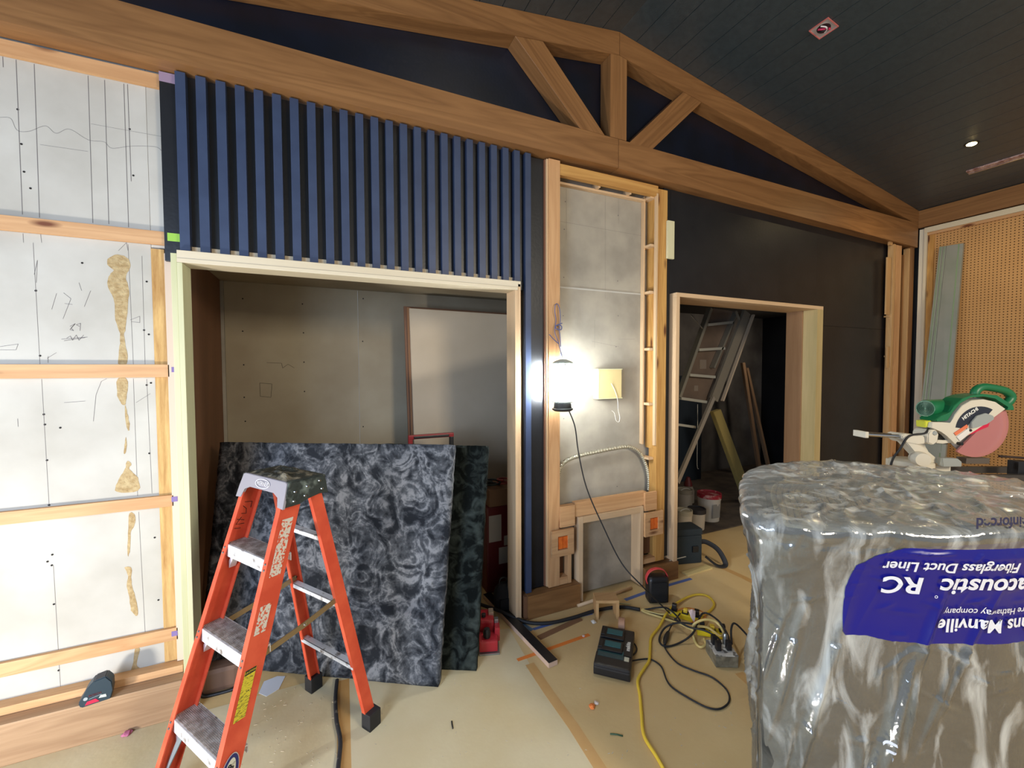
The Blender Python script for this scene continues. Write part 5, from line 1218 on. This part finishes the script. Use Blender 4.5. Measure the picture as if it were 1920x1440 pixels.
    bm = bmesh.new(); bm_box(bm, (-.04, -.0, -.06), (.12, .20, -.022), Mw, .006); from_bm('base', bm, WHT, t)
    # clamp
    lathe('clamp_knob', [(0, 0), (.008, 0), (.008, .02), (0, .02)], BLKPL, axis_m(q(1783, 829, -.03), -ay), t, 10)
    plate('pipe_joint', [(1728, 789), (1741, 788), (1742, 800), (1729, 801)], -.01, .04, plain('yellow_green_tape', 206, 206, 60, .5), .003)
    tube('saw_cord', [q(1740, 800, .0), q(1722, 810, -.03), q(1700, 813, -.03), q(1688, 820, -.03), q(1680, 840, -.02), q(1672, 866, 0), q(1668, 930, .02)], .005, RUBBER, t, 6, 8)
    # stand
    st = thing('saw_stand', 'dark folding work stand under the mitre saw, mostly hidden by the roll', 'stand', (o0.x, o0.y, 0))
    zt_ = o0.z-.062
    z0 = o0.z
    for s1 in (-1, 1):
        bm = bmesh.new(); bm_box(bm, (-.45, -.03 if s1 < 0 else .14, zt_-z0-.035), (.78, 0 if s1 < 0 else .17, zt_-z0-.001), Mw, .003); from_bm('beam', bm, plain('stand_grey', 74, 70, 66, .5, .4), st)
        for s2 in (-.4, .7):
            A = Mw @ Vector((s2, .07+.08*s1, 0)); A.z = zt_-.037; B = Mw @ Vector((s2+(.1 if s2 > 0 else -.02), .07+.26*s1, 0)); B.z = .012
            tube('leg', [A, B], .014, plain('stand_leg', 70, 66, 62, .5, .4), st, 0, 10)
    bm = bmesh.new(); bm_box(bm, ((1812-1740)*S, .0, 0), ((1856-1740)*S, .05, .03), Mw @ Matrix.Translation((0, 0, -.012)), .003); from_bm('work_support', bm, plain('support_grey', 104, 94, 84, .5, .4), st)
    t3 = thing('bar_clamp', 'dark bar clamp at the right edge behind the wrapped roll', 'clamp', q(1905, 860))
    a, b = q(1886, 858, .03), q(1990, 866, .03)
    tube('bar', [a, b], .006, plain('rusty_bar', 60, 46, 40, .6, .5), t3, 0, 8)
    bm = bmesh.new(); bm_box(bm, ((1910-1740)*S, .0, -.09), ((1935-1740)*S, .05, .0), Mw, .004); from_bm('jaw', bm, BLKPL, t3)
saw()

# ================================================================== WRAPPED ROLL
def top_h(p):
    qv = Vector((p.x*5+p.y*2, p.y*11-p.x*4, 1)); rg = max(0, 1-abs(noise.noise(qv))*2)**3
    return .012*noise.noise(Vector((p.x*4, p.y*4, 2)))+.009*rg+.005*noise.noise(qv*3)
def DIR_S(): return 1
def wrapped_roll():
    Ht = 1.135
    lat, dep = Vector((RT.x, RT.y, 0)).normalized(), Vector((FW.x, FW.y, 0)).normalized()
    ctl = [(.715, 1.25), (.79, 1.165), (1.05, 1.12), (1.45, 1.12), (1.75, 1.18), (1.93, 1.4), (1.95, 1.66), (1.75, 1.88), (1.4, 1.94), (1.12, 1.87), (.96, 1.70), (.82, 1.45)]
    Cc = lat*1.36+dep*1.52
    loop = smooth_path([lat*x+dep*y for x, y in ctl], 40, True)
    cum = [0.0]
    for i in range(len(loop)): cum.append(cum[-1]+(loop[(i+1) % len(loop)]-loop[i]).length)
    LEN = cum[-1]; NL = len(loop)
    import bisect
    def base(sv, off=0.0):
        """point at arc length sv round the roll, pushed outwards by off"""
        sv = sv % LEN; i = min(NL-1, bisect.bisect_right(cum, sv)-1); f = (sv-cum[i])/(cum[i+1]-cum[i])
        p, q = loop[i], loop[(i+1) % NL]; d = (q-p).normalized(); c = p.lerp(q, f)
        p0, q0 = loop[i-1], loop[(i+2) % NL]; d = ((q-p0).normalized()*(1-f)+(q0-p).normalized()*f).normalized()
        return c+Vector((d.y, -d.x, 0))*off
    t = thing('insulation_roll', 'tall roll of duct liner in clear plastic bag with a blue printed label', 'wrapped roll', Cc)
    FIB = mat('grey_fibre_roll', srgb(58, 58, 54), .95, 0, .1, col2=srgb(104, 102, 94), nscale=5, detail=12, dist=1.2, bump=.6, bscale=50)
    TOPM = mat('roll_end_fibre', srgb(126, 120, 98), .95, 0, .1, col2=srgb(206, 194, 156), nscale=7, detail=12, bump=.8, bscale=60)
    # body
    bm = bmesh.new(); seg = 120; rows = 34; G = []
    for j in range(rows+1):
        z = .002+(Ht-.03)*j/rows; row = []
        for k in range(seg):
            sv = LEN*k/seg; p = base(sv, -.050+.006*noise.noise(base(sv)*3+Vector((0, 0, z*4)))-(.012 if j == rows else 0))
            row.append(bm.verts.new((p.x, p.y, z)))
        G.append(row)
    for j in range(rows):
        for k in range(seg): bm.faces.new((G[j][k], G[j][(k+1) % seg], G[j+1][(k+1) % seg], G[j+1][k]))
    bm.faces.new(G[-1])
    from_bm('roll_core', bm, FIB, t, True)
    # spiral end
    bm = bmesh.new(); N = 1500; turns = 15; prev = None
    for i in range(N+1):
        u = i/N; a = u*turns; f = a % 1.0; rr = .06+.80*u; wd = .80/turns*.78
        e = base(f*LEN, -.05); o_ = e-Cc; h = .006+.006*noise.noise(o_*rr*20+Vector((0, 0, a)))
        v = [bm.verts.new(Vector((Cc.x+o_.x*(rr+w_), Cc.y+o_.y*(rr+w_), Ht-.028+hh))) for w_, hh in ((0, 0), (wd*.25, h), (wd*.75, h), (wd, 0))]
        if prev:
            for k in range(3): bm.faces.new((prev[k], prev[k+1], v[k+1], v[k]))
        prev = v
    from_bm('roll_spiral', bm, TOPM, t, True)
    # film
    FILM = bpy.data.materials.new('clear_plastic_film'); FILM.use_nodes = True
    nt = FILM.node_tree; N_, L = nt.nodes.new, nt.links.new; nt.nodes.remove(nt.nodes['Principled BSDF'])
    outn = nt.nodes['Material Output']
    tr_ = N_('ShaderNodeBsdfTransparent'); tr_.inputs[0].default_value = (.92, .94, .93, 1)
    gl = N_('ShaderNodeBsdfGlossy'); gl.inputs['Roughness'].default_value = .07; gl.inputs[0].default_value = (1, 1, 1, 1)
    df = N_('ShaderNodeBsdfDiffuse'); df.inputs[0].default_value = (.80, .84, .82, 1)
    tc = N_('ShaderNodeTexCoord'); mp = N_('ShaderNodeMapping'); mp.inputs['Scale'].default_value = (5, 5, 1.6); L(tc.outputs['Object'], mp.inputs[0])
    nz = N_('ShaderNodeTexNoise'); nz.inputs['Scale'].default_value = 2.2; nz.inputs['Detail'].default_value = 10; nz.inputs['Distortion'].default_value = 1.2; L(mp.outputs[0], nz.inputs['Vector'])
    rp = N_('ShaderNodeValToRGB'); rp.color_ramp.elements[0].position = .50; rp.color_ramp.elements[1].position = .70; rp.color_ramp.elements[0].color = (.08, .08, .08, 1); rp.color_ramp.elements[1].color = (.6, .6, .6, 1); L(nz.outputs['Fac'], rp.inputs[0])
    ge = N_('ShaderNodeNewGeometry'); sx_ = N_('ShaderNodeSeparateXYZ'); L(ge.outputs['Normal'], sx_.inputs[0])
    hz_ = N_('ShaderNodeMapRange'); hz_.inputs['From Min'].default_value = .3; hz_.inputs['From Max'].default_value = .95; hz_.inputs['To Min'].default_value = 0; hz_.inputs['To Max'].default_value = .20; L(sx_.outputs['Z'], hz_.inputs['Value'])
    ha = N_('ShaderNodeMath'); ha.operation = 'ADD'; L(rp.outputs[0], ha.inputs[0]); L(hz_.outputs[0], ha.inputs[1])
    m1 = N_('ShaderNodeMixShader'); L(ha.outputs[0], m1.inputs[0]); L(tr_.outputs[0], m1.inputs[1]); L(df.outputs[0], m1.inputs[2])
    lw = N_('ShaderNodeLayerWeight'); lw.inputs['Blend'].default_value = .32
    mr = N_('ShaderNodeMapRange'); mr.inputs['From Min'].default_value = 0; mr.inputs['From Max'].default_value = 1; mr.inputs['To Min'].default_value = .10; mr.inputs['To Max'].default_value = .85; L(lw.outputs['Fresnel'], mr.inputs['Value'])
    m2 = N_('ShaderNodeMixShader'); L(mr.outputs[0], m2.inputs[0]); L(m1.outputs[0], m2.inputs[1]); L(gl.outputs[0], m2.inputs[2])
    bpn = N_('ShaderNodeBump'); bpn.inputs['Strength'].default_value = .16; bpn.inputs['Distance'].default_value = .01
    nb = N_('ShaderNodeTexNoise'); nb.inputs['Scale'].default_value = 9; nb.inputs['Detail'].default_value = 6; nb.inputs['Distortion'].default_value = 1.5; L(mp.outputs[0], nb.inputs['Vector']); L(nb.outputs['Fac'], bpn.inputs['Height'])
    L(bpn.outputs[0], gl.inputs['Normal']); L(bpn.outputs[0], lw.inputs['Normal'])
    L(m2.outputs[0], outn.inputs[0])
    rnd = random.Random(11); CR = []
    sF = min(range(NL), key=lambda i: loop[i].length); sF = cum[sF]      # arc length of the point nearest the viewer
    def rel(sv): return (sv-sF+LEN/2) % LEN-LEN/2
    for _ in range(44):      # long near-vertical pleats
        x = rnd.uniform(-.75, .9); z = rnd.uniform(.05, .75); l = rnd.uniform(.25, .6); sl = rnd.uniform(-.10, -.38) if rel(LEN*0+sF) is not None else 0
        CR.append((x, z, x-sl*l*DIR_S(), z+l, rnd.uniform(.004, .011), rnd.uniform(.008, .020)))
    for _ in range(120):      # short sharp creases
        x = rnd.uniform(-.8, .9); z = rnd.uniform(.05, 1.08); a = rnd.uniform(0, math.pi); l = rnd.uniform(.05, .22)
        CR.append((x, z, x+l*math.cos(a), z+l*math.sin(a), rnd.uniform(.003, .006), rnd.uniform(.003, .008)))
    for _ in range(50):      # crumple under the lip
        x = rnd.uniform(-.8, .9); z = rnd.uniform(.90, 1.12); a = rnd.uniform(-.6, .9); l = rnd.uniform(.05, .16)
        CR.append((x, z, x+l*math.cos(a), z+l*math.sin(a), rnd.uniform(.003, .006), rnd.uniform(.004, .010)))
    BX = [(min(c[0], c[2])-.03, max(c[0], c[2])+.03, min(c[1], c[3])-.03, max(c[1], c[3])+.03) for c in CR]
    BIN = {}
    for c, bb in zip(CR, BX):
        for i in range(int(math.floor(bb[0]/.05)), int(math.floor(bb[1]/.05))+1):
            for j in range(int(math.floor(bb[2]/.05)), int(math.floor(bb[3]/.05))+1): BIN.setdefault((i, j), []).append(c)
    sgn0 = -1 if (base(sF+.1)-base(sF)).dot(lat) < 0 else 1
    def fold(sv, z):
        x = rel(sv)
        f = .012*noise.noise(Vector((x*3.0+z*2.0, z*1.6-x, 9)))+.007*noise.noise(Vector((x*9+z*3, z*2.2, 4)))
        for (x0, z0, x1, z1, w, h) in BIN.get((int(math.floor(x/.05)), int(math.floor(z/.05))), ()):
            dx, dz = x1-x0, z1-z0; u = ((x-x0)*dx+(z-z0)*dz)/(dx*dx+dz*dz)
            if u < 0 or u > 1: continue
            if .80 < z < 1.09 and x*sgn0 > -.05: h = h*.45
            d = abs((x-x0)*dz-(z-z0)*dx)/math.hypot(dx, dz)
            if d < w*3: f += h*math.sin(math.pi*u)*max(0, 1-d/(w*3))**1.6
        return f
    def bulge(z): return -.045+.045*max(0, min(1, (z-.86)/.22))**1.5
    bm = bmesh.new(); seg = 640; G = []; prof = []
    rows = 190
    for j in range(rows+1): prof.append((0, .004+(Ht-.03-.004)*j/rows))
    for dr, z in [(.010, Ht-.018), (.014, Ht+.0), (.008, Ht+.014), (-.006, Ht+.022), (-.03, Ht+.026), (-.06, Ht+.025)]: prof.append((dr, z))
    RINGS = 40
    for j, (dr, z) in enumerate(prof):
        row = []
        for k in range(seg):
            sv = LEN*k/seg
            if z < Ht-.019: p = base(sv, dr+fold(sv, z)+bulge(z)); zz = z
            else:
                w_ = max(0, min(1, (dr+.05)/.05)); p = base(sv, dr+w_*fold(sv, Ht-.02))
                zz = z+top_h(p)
            row.append(bm.verts.new((p.x, p.y, zz)))
        G.append(row)
    for r in range(1, RINGS):
        row = []
        for k in range(seg):
            q = G[len(prof)-1][k].co; p = Vector((q.x, q.y, 0)).lerp(Vector((Cc.x, Cc.y, 0)), r/RINGS)
            row.append(bm.verts.new((p.x, p.y, Ht+.025+top_h(p))))
        G.append(row)
    c0 = bm.verts.new((Cc.x, Cc.y, Ht+.03))
    for j in range(len(G)-1):
        for k in range(seg): bm.faces.new((G[j][k], G[j][(k+1) % seg], G[j+1][(k+1) % seg], G[j+1][k]))
    for k in range(seg): bm.faces.new((G[-1][k], G[-1][(k+1) % seg], c0))
    film = from_bm('plastic_bag', bm, FILM, t, True); film['label'] = 'wrinkled clear plastic bag'
    def surf(sv, z, off=.0015):
        p = base(sv, fold(sv, z)+bulge(z)+off); return Vector((p.x, p.y, z))
    def hit(px_, py_):         # arc length and height where this ray meets the roll's side
        d = ray(px_, py_); best = None
        for i in range(NL):
            p, q = loop[i], loop[(i+1) % NL]; e = q-p; den = d.x*e.y-d.y*e.x
            if abs(den) < 1e-9: continue
            tt = (p.x*e.y-p.y*e.x)/den; u = (p.x*d.y-p.y*d.x)/den
            if -.001 <= u <= 1.001 and tt > 0 and (best is None or tt < best[0]): best = (tt, cum[i]+u*e.length)
        if best is None: return None
        tt = best[0]*1.03
        return best[1], HC+d.z*tt
    BLU = mat('blue_print', srgb(12, 16, 122), .34, 0, .5)
    WHP = plain('white_print', 226, 228, 236, .4)
    # outline of the label (pixels), filled by a grid
    topc = [hit(x, y) for x, y in ((1601, 1100), (1612, 1055), (1645, 1035), (1700, 1020), (1760, 1013), (1850, 1009), (1919, 1006))]
    botc = [hit(x, y) for x, y in ((1598, 1185), (1606, 1195), (1650, 1197), (1700, 1207), (1760, 1209), (1850, 1210), (1919, 1208))]
    sgn = 1 if rel(topc[-1][0]) > rel(topc[0][0]) else -1
    topc = [(rel(a_)*sgn, z) for a_, z in topc]; botc = [(rel(a_)*sgn, z) for a_, z in botc]
    topc.append((topc[-1][0]+.40, topc[-1][1])); botc.append((botc[-1][0]+.40, botc[-1][1])); s1 = topc[-1][0]
    def interp(c, s):
        cc = sorted(c)
        for (sa, za), (sb, zb) in zip(cc, cc[1:]):
            if sa <= s <= sb: return za+(zb-za)*(s-sa)/(sb-sa+1e-9)
        return cc[0][1] if s < cc[0][0] else cc[-1][1]
    sA, sB = sorted((topc[0][0], s1)); bm = bmesh.new(); nx, nz_ = 420, 90; G = []
    for i in range(nx+1):
        s = sA+(sB-sA)*i/nx; zt, zb = interp(topc, s), interp(botc, s)
        jag = .0015*noise.noise(Vector((s*60, 0, 0)))
        G.append([bm.verts.new(surf(sF+sgn*s, zb+jag+(zt-zb)*j/nz_)) for j in range(nz_+1)])
    for i in range(nx):
        for j in range(nz_): bm.faces.new((G[i][j], G[i+1][j], G[i+1][j+1], G[i][j+1]))
    lab = from_bm('printed_label', bm, BLU, t, True); lab['label'] = 'blue printed label upside down'
    def wrap_text(body, size, px_left, py_mid, m, bold=.0, sx=1.0, px_ref=None):
        """text turned upside down; its END is at the pixel px_left"""
        me = text_mesh(body, size, 0, bold, sx)
        line = [(rel(h[0])*sgn, h[1]) for h in (hit(x, py_mid) for x in (px_left, px_left+60, px_left+120, 1919)) if h]
        line.append((line[-1][0]+1, line[-1][1])); s0 = line[0][0]
        xmax = max(v.co.x for v in me.vertices)
        bmm = bmesh.new(); bmm.from_mesh(me); bpy.data.meshes.remove(me)
        bmesh.ops.triangulate(bmm, faces=bmm.faces)
        bmesh.ops.subdivide_edges(bmm, edges=[e for e in bmm.edges if e.calc_length() > .012], cuts=2)
        for v in bmm.verts:
            s = s0+(xmax-v.co.x); z = interp(line, s)-v.co.y
            v.co = surf(sF+sgn*s, z, .0070)
        o = from_bm('lettering', bmm, m, None); world_child(o, lab); return o
    wrap_text('Fiberglass Duct Liner', .042, 1661, 1053, WHP, .0009, 1.0)
    wrap_text('Linacoustic', .072, 1772, 1091, WHP, .0017, 1.06)
    wrap_text('RC', .072, 1667, 1091, WHP, .0017, 1.12)
    wrap_text('a Berkshire Hathaway company', .027, 1787, 1144, WHP, .0002, 1.0)
    wrap_text('Johns Manville', .056, 1778, 1171, WHP, .0012, 1.02)
    wrap_text('°', .03, 1766, 1108, WHP, 0, 1.0)
    o = wrap_text('Reinforced', .041, 1822, 969, plain('navy_print', 40, 40, 70, .5), .0012, 1.0)
    # white swirl logo lower down
    bm = bmesh.new()
    s0, z0 = hit(1692, 1398)
    s0 = rel(s0)*sgn
    for k in range(3):
        pts = [(s0+.03*math.cos(a)*(1-.2*k)*1.0, z0+.018*math.sin(a)*(1-.25*k)-.016*k) for a in [math.pi*(.1+.8*i/12) for i in range(13)]]
        for (sa, za), (sb, zb) in zip(pts, pts[1:]):
            v = [bm.verts.new(surf(sF+sgn*p[0], p[1], .002)) for p in ((sa, za), (sb, zb), (sb, zb+.007), (sa, za+.007))]; bm.faces.new(v)
    from_bm('swirl_logo', bm, WHP, t)
wrapped_roll()
